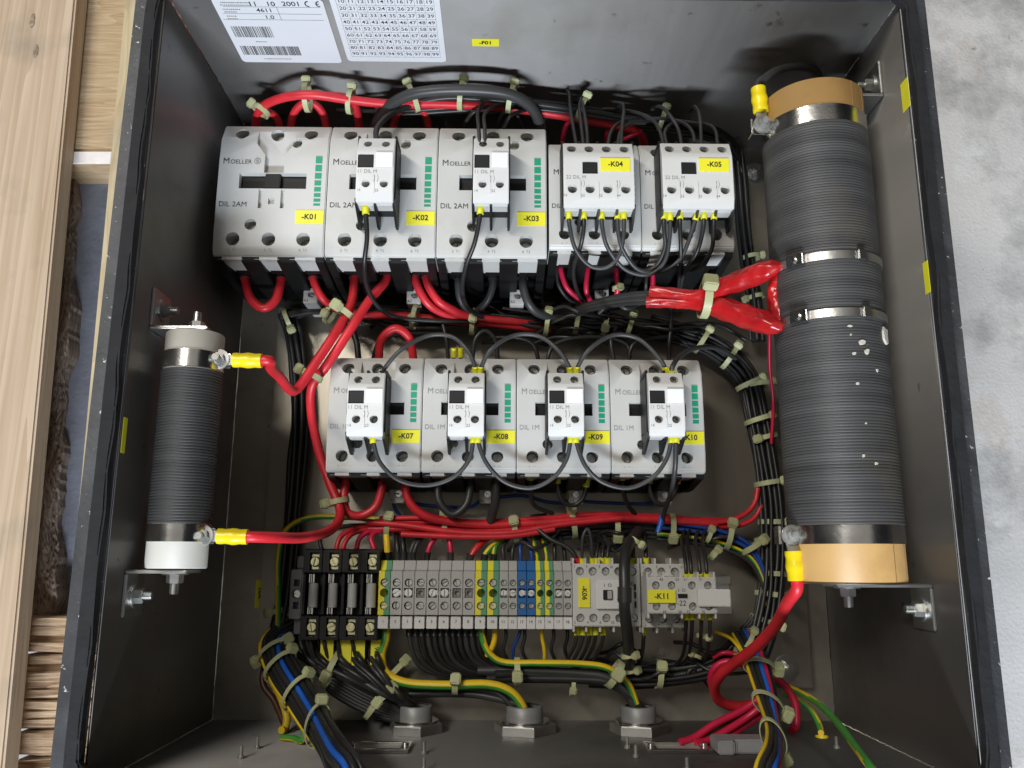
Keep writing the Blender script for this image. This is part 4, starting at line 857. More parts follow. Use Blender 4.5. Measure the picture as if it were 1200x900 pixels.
t_ = ob('name_label', MB().box(0.085 * W, 0.255 * W, -0.70 * H, -0.24 * H, h + 0.0002, h + 0.0012, 0.0002).mesh(), YELP, o)
ob('lettering', text_mesh('-K06', 0.0062, 'CENTER', 0.02), INK, t_, (0.17 * W, -0.47 * H, h + 0.0016)).rotation_euler = (0, 0, -pi / 2)
for v in (0.33, 0.60, 0.45): ob('latch_slot', MB().box(0.905 * W, 0.93 * W, -(v + 0.10) * H, -v * H, h + 0.0001, h + 0.0006).mesh(), BLACKP, o)
ob('type_print', join_texts([('1', 0.0032, 0.03 * W, -0.06 * H, 'CENTER', 0), ('3', 0.0032, 0.21 * W, -0.06 * H, 'CENTER', 0), ('5', 0.0032, 0.40 * W, -0.06 * H, 'CENTER', 0), ('21', 0.0032, 0.58 * W, -0.06 * H, 'CENTER', 0), ('2', 0.0032, 0.03 * W, -0.93 * H, 'CENTER', 0), ('4', 0.0032, 0.22 * W, -0.93 * H, 'CENTER', 0), ('6', 0.0032, 0.40 * W, -0.93 * H, 'CENTER', 0), ('22', 0.0032, 0.58 * W, -0.93 * H, 'CENTER', 0)]), INK, o, (0, 0, h + 0.0037 if False else h + 0.0002))
ob('model_print', join_texts([('01E', 0.005, 0.77 * W, -0.33 * H, 'LEFT', 0.01)]), INK, o, (0, 0, h + 0.0002))
ob('switch_print', join_texts([('I  O', 0.0044, 0.51 * W, -0.35 * H, 'CENTER', 0.0)]), INK, o, (0, 0, h + 0.0038))
o, W, H, h = small_contactor('small grey contactor under the contact block labelled -K11', 751.5, 806, 660, 736, 0.086, (0.16, 0.45, 0.74), '-K11')
ob('type_print', join_texts([('1', 0.0032, 0.02 * W + 0.001, -0.06 * H, 'LEFT', 0), ('3', 0.0032, 0.33 * W, -0.06 * H, 'LEFT', 0), ('5', 0.0032, 0.62 * W, -0.06 * H, 'LEFT', 0), ('21', 0.0032, 0.9 * W, -0.06 * H, 'CENTER', 0), ('2', 0.0032, 0.05 * W, -0.95 * H, 'LEFT', 0), ('4', 0.0032, 0.33 * W, -0.95 * H, 'LEFT', 0), ('6', 0.0032, 0.62 * W, -0.95 * H, 'LEFT', 0)]), INK, o, (0, 0, h + 0.0002))
# its front block
zf = 0.118; X0 = P(758.5, 700, zf).x; X1 = P(840, 700, zf).x; Yt = P(740, 676, zf).y; Yb = P(740, 719, zf).y; W, H = X1 - X0, Yt - Yb
o = empty('front_contact_block', (X0, Yt, 0.0866), label='grey four-pole front contact block with a yellow label -K11', category='contact block'); h = zf - 0.0866
us = (0.13, 0.355, 0.65, 0.88); c = MB()
for u in us: c.cyl((u * W, -0.23 * H, h - 0.009), (0, 0, 1), 0.0034, 0.03, 18); c.cyl((u * W, -0.80 * H, h - 0.009), (0, 0, 1), 0.0034, 0.03, 18)
ob('body', carve(MB().box(0, W, -H, 0, 0, h, 0.0008), c), GREYP, o)
for u in us:
    for v in (0.23, 0.80): s_ = ob('screw', screw_mesh(0.003), DULLS, o, (u * W, -v * H, h - 0.003)); s_.rotation_euler = (0, 0, random.uniform(0, 3))
for i in range(5):
    x = min(max(i / 4 * W, 0.001), W - 0.001)
    for (y0, y1) in ((-0.001, 0.0042), (-H - 0.0042, -H + 0.001)): ob('partition', MB().box(x - 0.0009, x + 0.0009, y0, y1, h - 0.022, h - 0.002, 0.0003).mesh(), GREYP, o)
ob('slider', MB().box(0.44 * W, 0.575 * W, -0.57 * H, -0.46 * H, h + 0.0001, h + 0.0012).mesh(), BLACKP, o)
t_ = ob('name_label', MB().box(0.005 * W, 0.405 * W, -0.71 * H, -0.355 * H, h + 0.0008, h + 0.0018, 0.0002).mesh(), YELP, o); ob('lettering', text_mesh('-K11', 0.0066, 'CENTER', 0.02), INK, t_, (0.205 * W, -0.53 * H, h + 0.0022))
ob('type_print', join_texts([('-22', 0.0062, 0.49 * W, -0.72 * H, 'CENTER', 0.0), ('I  O', 0.0040, 0.5 * W, -0.37 * H, 'CENTER', 0), ('43', 0.0032, 0.21 * W, -0.07 * H, 'CENTER', 0), ('53', 0.0032, 0.44 * W, -0.07 * H, 'CENTER', 0), ('21', 0.0032, 0.56 * W, -0.07 * H, 'CENTER', 0), ('31', 0.0032, 0.78 * W, -0.07 * H, 'CENTER', 0), ('44', 0.0032, 0.24 * W, -0.95 * H, 'CENTER', 0), ('54', 0.0032, 0.46 * W, -0.95 * H, 'CENTER', 0), ('22', 0.0032, 0.58 * W, -0.95 * H, 'CENTER', 0), ('32', 0.0032, 0.80 * W, -0.95 * H, 'CENTER', 0)]), INK, o, (0, 0, h + 0.0002))
z0 = zf + 0.0004; A = P(818, 690.5, z0 + 0.004); B = P(857, 711, z0 + 0.004)
o = ob('blank_tag', MB().box(A.x, B.x, B.y, A.y, z0, z0 + 0.004, 0.0007).box(A.x + 0.001, A.x + 0.006, B.y + 0.004, A.y - 0.004, z0 - 0.0003, z0).mesh(), WHITEP, None, label='blank white plastic tag sticking out from the block labelled -K11', category='tag')

# ------------------------------------------------------------------ cable glands, studs and cut-outs on the lower end wall
def gland(label, px, zc, r):
    x = PY(px, 858, -HH).x; o = empty('cable_gland', (x, -HH, zc), label=label, category='cable gland', group='cable glands in the lower end wall')
    def part(n_, b, m): return ob(n_, b.mesh(), m, o)
    part('lock_nut', MB().cyl((0, 0.0003, 0), (0, 1, 0), r * 1.72, 0.008, 6, bev=0.0008, rot=pi / 6), ZINC)
    part('flange', MB().cyl((0, 0.0084, 0), (0, 1, 0), r * 1.35, 0.0022, 40, bev=0.0006), SHINY)
    tb = lathe_y([(r * 0.78, 0.0106), (r, 0.0106), (r, 0.022), (r * 0.96, 0.0225), (r * 0.78, 0.0225)], 40); ob('collar', tb, mat('grey_insert', (0.26, 0.26, 0.26), 0.5, 0.3, 0.15), o)
    return o
gland('steel cable gland with the black wire fan under the fuse holders', 487, 0.055, 0.0145); gland('steel cable gland with the big yellow and green earth wire', 615, 0.055, 0.0165); gland('steel cable gland with only black cables bending into it', 749, 0.055, 0.0155)
for i, (px, py) in enumerate(((283, 879), (302, 868), (497, 874), (735, 868), (745, 878), (497, 893), (805, 893), (980, 868))):
    a = PY(px, py, -HH + 0.006); b = MB(); b.cyl((a.x, -HH + 0.0002, a.z), (0, 1, 0), 0.0026, 0.002, 14, bev=0.0004); b.cyl((a.x, -HH + 0.0022, a.z), (0, 1, 0), 0.0013, 0.007, 10)
    ob('stud', b.mesh(), DULLS, None, label='thin threaded stud on the lower end wall of the enclosure', category='stud', group='studs on the lower end wall')
def cutout(label, px0, px1, zc):
    xa = PY(px0, 880, -HH).x; xb = PY(px1, 880, -HH).x; Hc = 0.022; y = -HH + 0.0004
    o = empty('cutout_frame', ((xa + xb) / 2, y, zc), label=label, category='frame'); w2 = (xb - xa) / 2
    b = MB(); b.box(-w2, w2, 0, 0.003, Hc / 2, Hc / 2 + 0.005, 0.0004); b.box(-w2, w2, 0, 0.003, -Hc / 2 - 0.005, -Hc / 2, 0.0004); b.box(-w2, -w2 + 0.008, 0.0001, 0.0028, -Hc / 2, Hc / 2, 0.0004); b.box(w2 - 0.008, w2, 0.0001, 0.0028, -Hc / 2, Hc / 2, 0.0004); ob('frame', b.mesh(), SHINY, o)
    ob('opening', MB().box(-w2 + 0.008, w2 - 0.008, 0.0002, 0.0008, -Hc / 2, Hc / 2).mesh(), mat('light_interior', (0.35, 0.35, 0.32), 0.7), o)
    for sx in (-1, 1): ob('screw', MB().cyl((sx * (w2 - 0.004), 0.003, 0), (0, 1, 0), 0.0028, 0.002, 14, bev=0.0004).mesh(), SHINY, o)
cutout('bright metal cut-out frame beside the wire fan on the lower end wall', 408, 480, 0.125); cutout('bright metal cut-out frame where thin red wires enter the lower end wall', 758, 832, 0.125)
o = ob('connector_hood', MB().prism([(P(843, 870, 0.15).x, 0.118), (P(843, 870, 0.15).x, 0.146), (P(862, 870, 0.15).x, 0.146), (P(866, 870, 0.15).x, 0.141), (P(905, 870, 0.15).x, 0.141), (P(905, 870, 0.15).x, 0.118)], -HH + 0.0004, -HH + 0.011, 'y', bev=0.0012).mesh(), mat('hood_grey', (0.28, 0.28, 0.29), 0.55), None, label='grey connector hood on the lower end wall behind the tied bundle', category='connector')

# ------------------------------------------------------------------ wires above the upper contactors
RT = 0.0042; RM_ = 0.0030; RK = 0.0017; RKm = 0.0022
wire('thick red wire arching over -K01 and on along the top bundle', 'red', RT, [(301, 170, .09), (300, 146, .105), (306, 127, .13), (330, 115, .15), (365, 111, .157), (410, 117, .15), (460, 122, .142), (520, 122, .135), (600, 127, .125), (680, 139, .115), (735, 150, .105), (752, 160, .09), (755, 178, .06)])
wire('red loop wire between two upper terminals of contactor -K01', 'red', .0037, [(341, 170, .09), (341, 148, .105), (346, 130, .12), (361, 119, .128), (376, 129, .12), (382, 148, .105), (382, 170, .09)])
wire('red wire dropping from the top bundle into contactor -K02', 'red', .0040, [(385, 113, .150), (402, 114, .150), (416, 124, .135), (421, 147, .105), (421, 170, .09)])
wire('red loop wire over the upper terminals of contactor -K02', 'red', .0037, [(459, 172, .09), (461, 148, .105), (467, 131, .12), (482, 120, .128), (496, 130, .12), (502, 149, .105), (502, 172, .09)])
wire('short red wire curling under the first tie at contactor -K01', 'red', .0036, [(326, 172, .09), (328, 150, .10), (323, 137, .115), (312, 130, .125), (304, 124, .12), (300, 130, .11)])
wire('thick black wire arching from -K02 over to -K03', 'grey', .0052, [(434, 176, .10), (439, 150, .115), (452, 128, .14), (478, 112, .158), (515, 106, .165), (560, 106, .165), (598, 111, .160), (622, 125, .145), (633, 148, .118), (636, 172, .10)])
wire('black wire rising from the -K02 block into the top bundle', 'black', .0026, [(441, 166, .168), (442, 150, .16), (456, 135, .148), (482, 123, .140), (520, 115, .14), (560, 116, .14), (620, 121, .135), (690, 131, .125), (745, 139, .115), (800, 145, .10), (845, 160, .08), (866, 185, .06)])
for i, (dy, dz) in enumerate(((4, .128), (8, .118), (-5, .125), (12, .11), (-1, .11))):
    wire('thin black wire running along the top bundle', 'black', .0019, [(395 + 30 * i, 128 + dy * .4, .11), (470, 126 + dy, dz), (560, 121 + dy, dz), (640, 125 + dy, dz), (720, 136 + dy, dz - .01), (790, 144 + dy, .095), (845, 158 + dy, .075), (870, 190 + dy, .05), (874, 250, .04)], 'top bundle wires')
wire('red wire running straight through the top bundle', 'red', .0033, [(440, 128, .12), (500, 127, .118), (560, 122, .118), (610, 123, .115), (660, 137, .112), (725, 149, .10), (748, 156, .09)])
for i, pts in enumerate(([(562, 168, .172), (561, 150, .168), (560, 133, .155), (566, 120, .14), (585, 114, .13)], [(568.5, 168, .172), (568, 150, .168), (568, 134, .155), (580, 124, .14), (603, 121, .13)])):
    wire('thin black wire entering the top of the -K03 block', 'grey', RK, pts, 'wires on top of the -K03 block')
for i, pts in enumerate(([(541, 166, .10), (545, 145, .12), (556, 131, .135), (575, 124, .13)], [(584, 168, .10), (583, 148, .12), (590, 132, .135), (606, 124, .13)], [(614, 168, .10), (613, 150, .11), (606, 135, .12)], [(590, 150, .13), (598, 136, .14), (612, 130, .13), (626, 128, .12)])):
    wire('thin black wire looping behind the top of contactor -K03', 'black', .0018, pts, 'wires behind -K03')
k45 = [[(676, 172, .158), (672, 150, .15), (668, 126, .14), (667, 110, .125), (662, 104, .11)], [(684, 172, .158), (681, 146, .15), (679, 125, .14), (683, 114, .13), (690, 122, .12)], [(689, 172, .158), (687, 146, .15), (683, 124, .14), (680, 116, .13), (672, 122, .115)], [(712, 172, .158), (716, 155, .15), (726, 144, .14), (745, 140, .125), (760, 142, .11)], [(728, 172, .158), (729, 148, .15), (731, 128, .145), (728, 123, .135), (720, 130, .12)], [(724, 172, .158), (727, 155, .15), (739, 145, .14), (756, 144, .125)],
       [(778, 172, .158), (773, 153, .15), (763, 139, .14), (742, 131, .13), (715, 128, .12), (690, 130, .115)], [(782, 172, .158), (779, 156, .15), (786, 146, .14), (800, 142, .13)], [(799, 172, .158), (795, 152, .15), (785, 135, .145), (774, 125, .135), (764, 128, .125)], [(815, 172, .158), (811, 154, .15), (800, 144, .14), (780, 139, .13), (755, 139, .12)], [(822, 172, .158), (821, 148, .15), (819, 132, .145), (814, 125, .135), (808, 131, .12)], [(841, 172, .158), (839, 155, .15), (832, 147, .14), (815, 144, .13), (790, 141, .12)]]
for i, pts in enumerate(k45):
    kk = '-K04' if i < 6 else '-K05'
    wire('thin black wire arching into the top of the %s block' % kk, 'grey', RK, pts, 'wires on top of the %s block' % kk)
wire('short crimson wire behind the upper left of the -K04 block', 'pink', .0024, [(659, 175, .08), (660, 160, .10), (664, 146, .11), (672, 140, .11)])
wire('short crimson wire slanting between the -K04 and -K05 blocks', 'pink', .0022, [(712, 180, .07), (722, 168, .09), (738, 160, .10), (752, 154, .10)])
wire('crimson wire end between the block tops by -K04', 'pink', .0022, [(711, 172, .08), (711, 156, .10), (716, 148, .10)])
gt = 'ties on the top bundle'
for (px, py, z, dx, dy, r, s, e) in ((306, 130, .13, 5, -8, .0078, -1, 25), (360, 114, .143, 10, -1, .0125, 1, 25), (411, 119, .143, 10, 2, .0105, 1, 30), (484, 115, .145, 10, -3, .012, 1, 25), (541, 112, .148, 10, 0, .0125, 1, 25), (599, 116, .145, 10, 2, .012, 1, 25), (682, 128, .125, 10, 3, .011, 1, 30), (776, 140, .112, 10, 3, .0095, 1, 30)):
    tie('pale green cable tie on the top bundle above the upper contactors', px, py, z, dx, dy, r, s, e, 1.15, gt)

# black riser bundle beside -K05 down to the right-hand loom
bundle('black wire in the flat riser beside contactor -K05', [('black', .0021)] * 9, [(864, 178, .05), (868, 215, .045), (872, 260, .04), (877, 310, .04), (884, 350, .04), (888, 400, .038)], 'riser beside -K05', 1.25, 1)
tie('pale tie low on the riser beside contactor -K05', 880, 302, .042, 2, 10, .009, 1, 30, 1.0); tie('pale tie on the riser just above the red sleeve', 884, 349, .042, 2, 10, .009, -1, 30, 1.0)

# ------------------------------------------------------------------ between the two contactor rows
wire('red U loop wire under contactor -K01', 'red', .0043, [(287, 314, .085), (288, 330, .088), (294, 350, .095), (309, 361, .098), (323, 351, .095), (329, 330, .088), (330, 314, .085)], f0='k', f1='k')
wire('red wire from the third terminal of -K01 along the middle bundle', 'red', .0040, [(366, 314, .085), (368, 330, .088), (377, 348, .085), (392, 361, .075), (420, 369, .068), (470, 370, .062), (530, 376, .058), (590, 380, .055), (640, 381, .05), (690, 384, .045)], f0='k')
wire('long red wire from -K02 dropping past -K07 to the lower lug', 'red', .0043, [(454, 314, .085), (451, 330, .09), (432, 353, .105), (408, 390, .115), (383, 428, .112), (366, 452, .10), (365, 485, .09), (374, 530, .085), (386, 565, .085), (398, 595, .088), (396, 612, .10), (382, 624, .13), (355, 630, .165), (328, 630, .195)], end=LUGEND['sl_bot'])
wire('red wire from -K02 bending in a V to the upper lug', 'red', .0043, [(415, 314, .085), (415, 332, .09), (411, 358, .10), (393, 390, .118), (370, 425, .125), (354, 449, .13), (345, 458, .135), (338, 455, .145), (328, 442, .165), (317, 431, .192)], f0='k', end=LUGEND['sl_top'])
wire('red wire swooping from -K02 into the middle bundle, upper of the pair', 'red', .0040, [(499, 314, .085), (501, 332, .09), (513, 352, .088), (530, 363, .08), (550, 371, .07), (600, 377, .062), (640, 380, .052)], f0='k')
wire('red wire swooping from -K02 into the middle bundle, lower of the pair', 'red', .0040, [(486, 314, .085), (488, 332, .09), (500, 354, .085), (517, 366, .075), (545, 374, .065), (600, 382, .058), (645, 386, .05)], f0='k')
wire('thin black wire hanging from the -K02 block to the middle bundle', 'black', .0022, [(428, 240, .166), (429, 255, .164), (430, 280, .158), (427, 310, .145), (430, 335, .12), (442, 358, .10), (465, 372, .085), (510, 376, .075), (560, 378, .065)], f0='y')
wire('thin black wire hanging from the -K03 block to the middle bundle', 'black', .0021, [(563, 240, .166), (562, 256, .164), (556, 285, .155), (546, 312, .14), (542, 338, .115), (548, 360, .09), (566, 372, .075)], f0='y')
for pts in ([(538, 314, .085), (537, 335, .085), (540, 352, .08), (552, 366, .07), (580, 375, .06)], [(577, 314, .085), (577, 335, .085), (571, 352, .08), (558, 366, .07)]):
    wire('black wire from the lower terminals of contactor -K03', 'grey', .0036, pts, 'black wires under -K03', f0='k')
wire('thick black wire curving from -K03 into the middle bundle', 'grey', .0042, [(613, 314, .085), (613, 335, .088), (620, 356, .085), (635, 369, .075), (670, 376, .06), (720, 382, .05)], f0='k')
for i, dy in enumerate((0, 5, 10, 3, 8, 13)):
    wire('black wire running level in the middle bundle behind the red ones', 'black', .0024, [(330, 372 - (i % 3) * 2, .045), (365, 366 - i % 2 * 3, .05), (430, 362 + dy * .6, .05), (520, 366 + dy, .046), (620, 371 + dy, .042), (700, 373 + dy, .04), (770, 378 + dy, .038), (830, 395 + dy, .036), (868, 425 + dy, .036), (886, 460, .036)], 'middle bundle wires')
for i in range(9):
    x0 = 560 + 23 * i; wire('thin black wire weaving through the tangle above the lower contactors', 'black', .0019, [(x0 - 40, 352 + (i * 7) % 12, .05 + .003 * (i % 4)), (x0, 366 + (i * 5) % 14, .06), (x0 + 45, 372 + (i * 11) % 16, .062 - .002 * (i % 3)), (x0 + 95, 380 + (i * 3) % 12, .05), (x0 + 130, 398 + (i * 5) % 10, .045)], 'tangle above the lower contactors')
# left black drop
bundle('black wire in the dark drop beside contactor -K07', [('black', .0028)] * 7, [(336, 366, .03), (344, 395, .032), (350, 440, .034), (352, 490, .034), (348, 540, .032), (344, 600, .03), (340, 640, .028), (334, 700, .028), (324, 745, .035)], 'drop beside -K07', 1.15, 2)
wire('black wire dropping to the top of contactor -K07', 'black', .0030, [(404, 372, .06), (412, 385, .062), (418, 402, .062), (420, 424, .06), (420, 440, .055)])
wire('black wire arch on the back panel behind the red crossing', 'black', .0032, [(345, 372, .03), (375, 362, .04), (420, 372, .05), (470, 384, .05), (520, 384, .048)])
# under K04 / K05
lo = [('wide thin black loop wire hanging from block -K04 to block -K05', [(705, 246, .16), (706, 268, .158), (713, 292, .15), (733, 316, .14), (760, 322, .138), (779, 306, .145), (785, 275, .155), (785, 247, .16)], 'y', 'y'),
      ('narrow thin black loop wire hanging within block -K04', [(666, 246, .16), (668, 268, .158), (675, 293, .15), (692, 312, .142), (712, 313, .142), (726, 298, .148), (731, 272, .157), (731, 246, .16)], 'y', 'y'),
      ('thin black wire from block -K04 curving back to the contactor foot', [(684, 246, .16), (684, 268, .158), (680, 290, .148), (672, 318, .12), (678, 345, .09), (690, 360, .07)], 'y', None),
      ('thin black wire from block -K04 swinging under block -K05', [(724, 246, .16), (724, 268, .158), (730, 293, .15), (748, 316, .14), (775, 318, .138), (795, 306, .142), (806, 285, .15), (818, 247, .16)], 'y', 'y'),
      ('thin black wire straight down from block -K05', [(797, 246, .16), (797, 268, .158), (798, 300, .145), (796, 330, .12), (793, 360, .09)], 'y', None),
      ('thin black wire from block -K05 slanting down and inwards', [(825, 246, .16), (824, 268, .158), (817, 295, .148), (803, 318, .13), (797, 340, .11), (795, 360, .09)], 'y', None),
      ('thin black wire from block -K05 curling under its last pole', [(837, 246, .16), (836, 270, .157), (834, 292, .148), (822, 310, .135), (806, 318, .12), (795, 322, .10)], 'y', None),
      ('thin black wire paired at the first pole of block -K05', [(778, 246, .16), (778, 268, .158), (779, 290, .15), (768, 312, .14), (750, 318, .138), (738, 305, .142)], 'y', None)]
for lb, pts, a, b_ in lo: wire(lb, 'grey' if 'loop' in lb or 'swing' in lb else 'black', .0019, pts, None, a, b_)
for i, (lb, pts) in enumerate((('crimson wire from the first terminal of -K04', [(657, 306, .09), (658, 320, .092), (665, 338, .088), (682, 354, .078)]), ('crimson wire from the second terminal of -K04', [(690, 306, .09), (688, 322, .092), (687, 340, .088), (692, 354, .078)]), ('crimson wire from the third terminal of -K04', [(721, 306, .09), (722, 320, .092), (724, 338, .09), (718, 352, .08), (700, 360, .07)]), ('crimson wire from the first terminal of -K05', [(765, 304, .09), (765, 318, .09), (765, 334, .085)]))):
    wire(lb, 'pink', .0026, pts)
for pts in ([(651, 300, .09), (652, 316, .092), (655, 335, .088), (668, 352, .08), (690, 360, .07)], [(758, 300, .09), (758, 316, .092), (757, 334, .088), (756, 350, .075)]):
    wire('thin black wire with a yellow ferrule at the foot of -K04 or -K05', 'black', .0019, pts, 'ferruled wires under -K04 and -K05', f0='y')
for i in range(5):
    wire('black wire running into the frayed ends of the red sleeves', 'grey' if i % 2 else 'black', .0021, [(655 + 4 * i, 378 - i, .06), (680, 360 + i * 1.5, .085), (715, 349 + i * 2.4, .115), (745, 344 + i * 2.8, .135), (775, 343 + i * 3, .15)], 'wires entering the red sleeves')
# red heat-shrink sleeves
def sleeve(label, pts, r, rf, flat=1.0):
    path = catmull([P(*p) for p in pts], 14); m = tube_mesh(path, r, 26, rfun=rf, flat=flat); rn2 = random.Random(len(label)); ph = [rn2.uniform(0, 6.28) for _ in range(6)]
    for k_, v_ in enumerate(m.vertices):                       # shrink wrinkles along the sleeve
        ring, seg = divmod(k_, 26); c_ = path[min(ring, len(path) - 1)]; a_ = 2 * pi * seg / 26
        f_ = 1 + 0.05 * math.sin(3 * a_ + ph[0] + ring * .21) + 0.045 * math.sin(5 * a_ + ph[1] - ring * .33) + 0.03 * math.sin(2 * a_ + ph[2] + ring * .7) + rn2.uniform(-.012, .012)
        v_.co = c_ + (v_.co - c_) * f_
    ob('red_sleeve', m, WC['redsleeve'], None, label=label, category='sleeve', group='red heat-shrink sleeves')
def sl_prof(a_, b_): return lambda u: (a_ if u < .25 else a_ + (b_ - a_) * min(1, (u - .25) / .22)) * (1 - 0.72 * max(0, (u - .70) / .30) ** 1.6)
sleeve('glossy red sleeve rising to the upper steel strap', [(762, 341, .150), (790, 344, .157), (822, 346, .165), (850, 336, .178), (880, 324, .195), (903, 315, .208), (918, 312, .212)], .0078, sl_prof(.62, 1.12))
sleeve('glossy red sleeve falling to the lower steel strap', [(758, 354, .143), (788, 354, .150), (822, 356, .160), (850, 362, .175), (880, 373, .192), (903, 381, .206), (918, 384, .212)], .0080, sl_prof(.66, 1.2))
sleeve('flattened red sleeve linking the two steel straps', [(917, 313, .207), (911, 330, .200), (909, 348, .197), (912, 366, .200), (918, 384, .206)], .0062, lambda u: 0.55 + 0.6 * math.sin(pi * u))
tie('large pale green cable tie binding the two red sleeves', 826, 351, .164, 10, 1, .0155, 1, 62, 1.7)
gm = 'ties on the middle bundle'
for (px, py, z, dx, dy, r, s, e) in ((338, 374, .04, 10, -4, .012, -1, 30), (388, 365, .068, 10, 4, .012, -1, 60), (486, 371, .062, 10, 1, .0125, -1, 70), (555, 377, .06, 10, 1, .0125, -1, 85), (641, 378, .06, 10, 1, .0125, 1, 50), (676, 376, .058, 10, 1, .012, 1, 40), (709, 380, .05, 10, 2, .011, -1, 60), (738, 381, .05, 10, 2, .0115, 1, 45)):
    tie('pale green cable tie on the middle bundle between the contactor rows', px, py, z, dx, dy, r, s, e, 1.1, gm)
tie('pale green tie clamping the two crossing red wires below -K02', 403, 366, .105, -7, 10, .0105, -1, 60, 1.35)
tie('pale green tie on the two red wires above -K07', 365, 440, .115, -6, 10, .0095, -1, 20, 1.25)
tie('slim pale tie round the crimson wire of -K04', 723, 338, .092, 1, 10, .0034, 1, 70, 0.9)
# right-hand loom
loom = [(760, 382, .036), (812, 396, .038), (850, 416, .04), (876, 446, .042), (888, 490, .044), (897, 540, .046), (904, 590, .048), (906, 640, .05), (904, 690, .052), (896, 735, .055), (886, 765, .06)]
bundle({'black': 'black wire in the right-hand loom beside the big resistor', 'pink': 'crimson wire in the right-hand loom beside the big resistor'}, [('black', .0021)] * 11 + [('pink', .0019)] + [('black', .0021)] * 6, loom, 'right-hand loom', 1.2, 3)
gl = 'ties on the right-hand loom'
for (px, py, dx, dy, s, e, r) in ((822, 400, 10, 5, 1, 40, .0125), (855, 418, 8, 7, 1, 40, .013), (878, 450, 4, 10, 1, 35, .013), (888, 492, 2, 10, 1, 30, .013), (889, 451, 2, 10, 1, 30, .0125), (896, 513, 2, 10, -1, 40, .012), (900, 566, 2, 10, 1, 35, .0125), (905, 612, 1, 10, 1, 40, .0125), (905, 672, 0, 10, 1, 30, .0135), (903, 696, 0, 10, 1, 30, .0135), (897, 728, -2, 10, 1, 30, .0135)):
    tie('pale tie round the right-hand loom beside the big resistor', px, py, .046, dx, dy, r, s, e, 1.15, gl)
wire('crimson wire hanging beside the big resistor', 'pink', .0016, [(903, 330, .12), (902, 380, .11), (902, 430, .09), (906, 470, .07), (904, 520, .06)])
# ------------------------------------------------------------------ lower contactor row: jumpers
for i, (lb, pts) in enumerate((('from block -K07 to block -K08', [(446, 441, .134), (452, 430, .138), (470, 410, .142), (500, 394, .136), (528, 394, .136), (547, 409, .14), (556, 428, .138), (557, 441, .134)]), ('from block -K08 to block -K09', [(563, 441, .134), (565, 428, .138), (577, 408, .142), (603, 393, .136), (632, 394, .136), (654, 410, .14), (666, 428, .138), (669, 441, .134)]), ('from block -K09 to block -K10', [(676, 441, .134), (678, 428, .138), (692, 408, .142), (718, 393, .136), (746, 396, .136), (766, 412, .14), (778, 428, .138), (780, 441, .134)]))):
    wire('black jumper wire arching ' + lb, 'grey', .00195, pts, None, None if i == 0 else 'y', 'y')
wire('black wire from the top of block -K10 to the right-hand loom', 'grey', .0023, [(786, 441, .134), (788, 430, .142), (797, 417, .13), (815, 408, .11), (840, 408, .08), (862, 420, .06)], f0='y')
for i, (lb, pts) in enumerate((('from block -K07 to block -K08', [(437, 508, .138), (438, 520, .138), (446, 543, .136), (468, 563, .132), (500, 569, .130), (530, 560, .132), (549, 540, .136), (554, 520, .138), (554, 508, .138)]), ('from block -K08 to block -K09', [(561, 508, .138), (561, 520, .138), (571, 544, .136), (592, 565, .132), (622, 572, .130), (648, 560, .132), (663, 540, .136), (668, 520, .138), (668, 508, .138)]), ('from block -K09 to block -K10', [(675, 508, .138), (676, 520, .138), (686, 546, .136), (706, 565, .132), (736, 572, .130), (764, 560, .132), (780, 540, .136), (786, 520, .138), (786, 508, .138)]))):
    wire('black jumper wire sagging below ' + lb, 'grey', .00195, pts, None, 'y', 'y')
wire('black wire from the bottom of block -K10 into the lower bundle', 'grey', .0022, [(792, 508, .138), (792, 522, .138), (791, 550, .13), (787, 575, .11), (779, 598, .085), (776, 615, .07)], f0='y')
wire('red loop wire over the top of contactor -K07', 'red', .0040, [(443, 438, .06), (444, 418, .075), (447, 398, .085), (463, 385, .09), (479, 395, .085), (484, 418, .075), (485, 438, .06)])
tops = [[(525, 440, .06), (525, 420, .065), (523, 398, .07), (519, 380, .07)], [(554, 440, .06), (554, 420, .07), (557, 398, .075), (568, 388, .075), (580, 398, .072), (583, 420, .065), (583, 440, .06)], [(631, 440, .06), (630, 418, .068), (622, 402, .07), (600, 396, .068), (575, 396, .06)], [(641, 440, .06), (642, 420, .07), (650, 404, .07), (675, 396, .068), (710, 396, .06), (734, 404, .06), (738, 420, .06)], [(737, 440, .06), (737, 418, .068), (744, 402, .07), (765, 397, .066), (790, 394, .06)], [(784, 430, .06), (784, 405, .065), (786, 385, .065), (787, 360, .06)], [(720, 425, .06), (716, 400, .062), (722, 384, .055)], [(437, 440, .06), (438, 418, .068), (446, 400, .07), (470, 392, .066), (520, 390, .058)]]
for i, pts in enumerate(tops):
    wire('thin black wire looping behind the tops of the lower contactors', 'black', .0021, pts, 'wires behind the lower contactor tops', 'y' if i in (2, 3, 4, 7) else None)
for px in (532, 540):
    wire('black wire stub with yellow ferrule on top of -K08', 'black', .0018, [(px, 408, .095), (px, 420, .09), (px, 436, .08)], 'stubs on top of -K08', 'y')
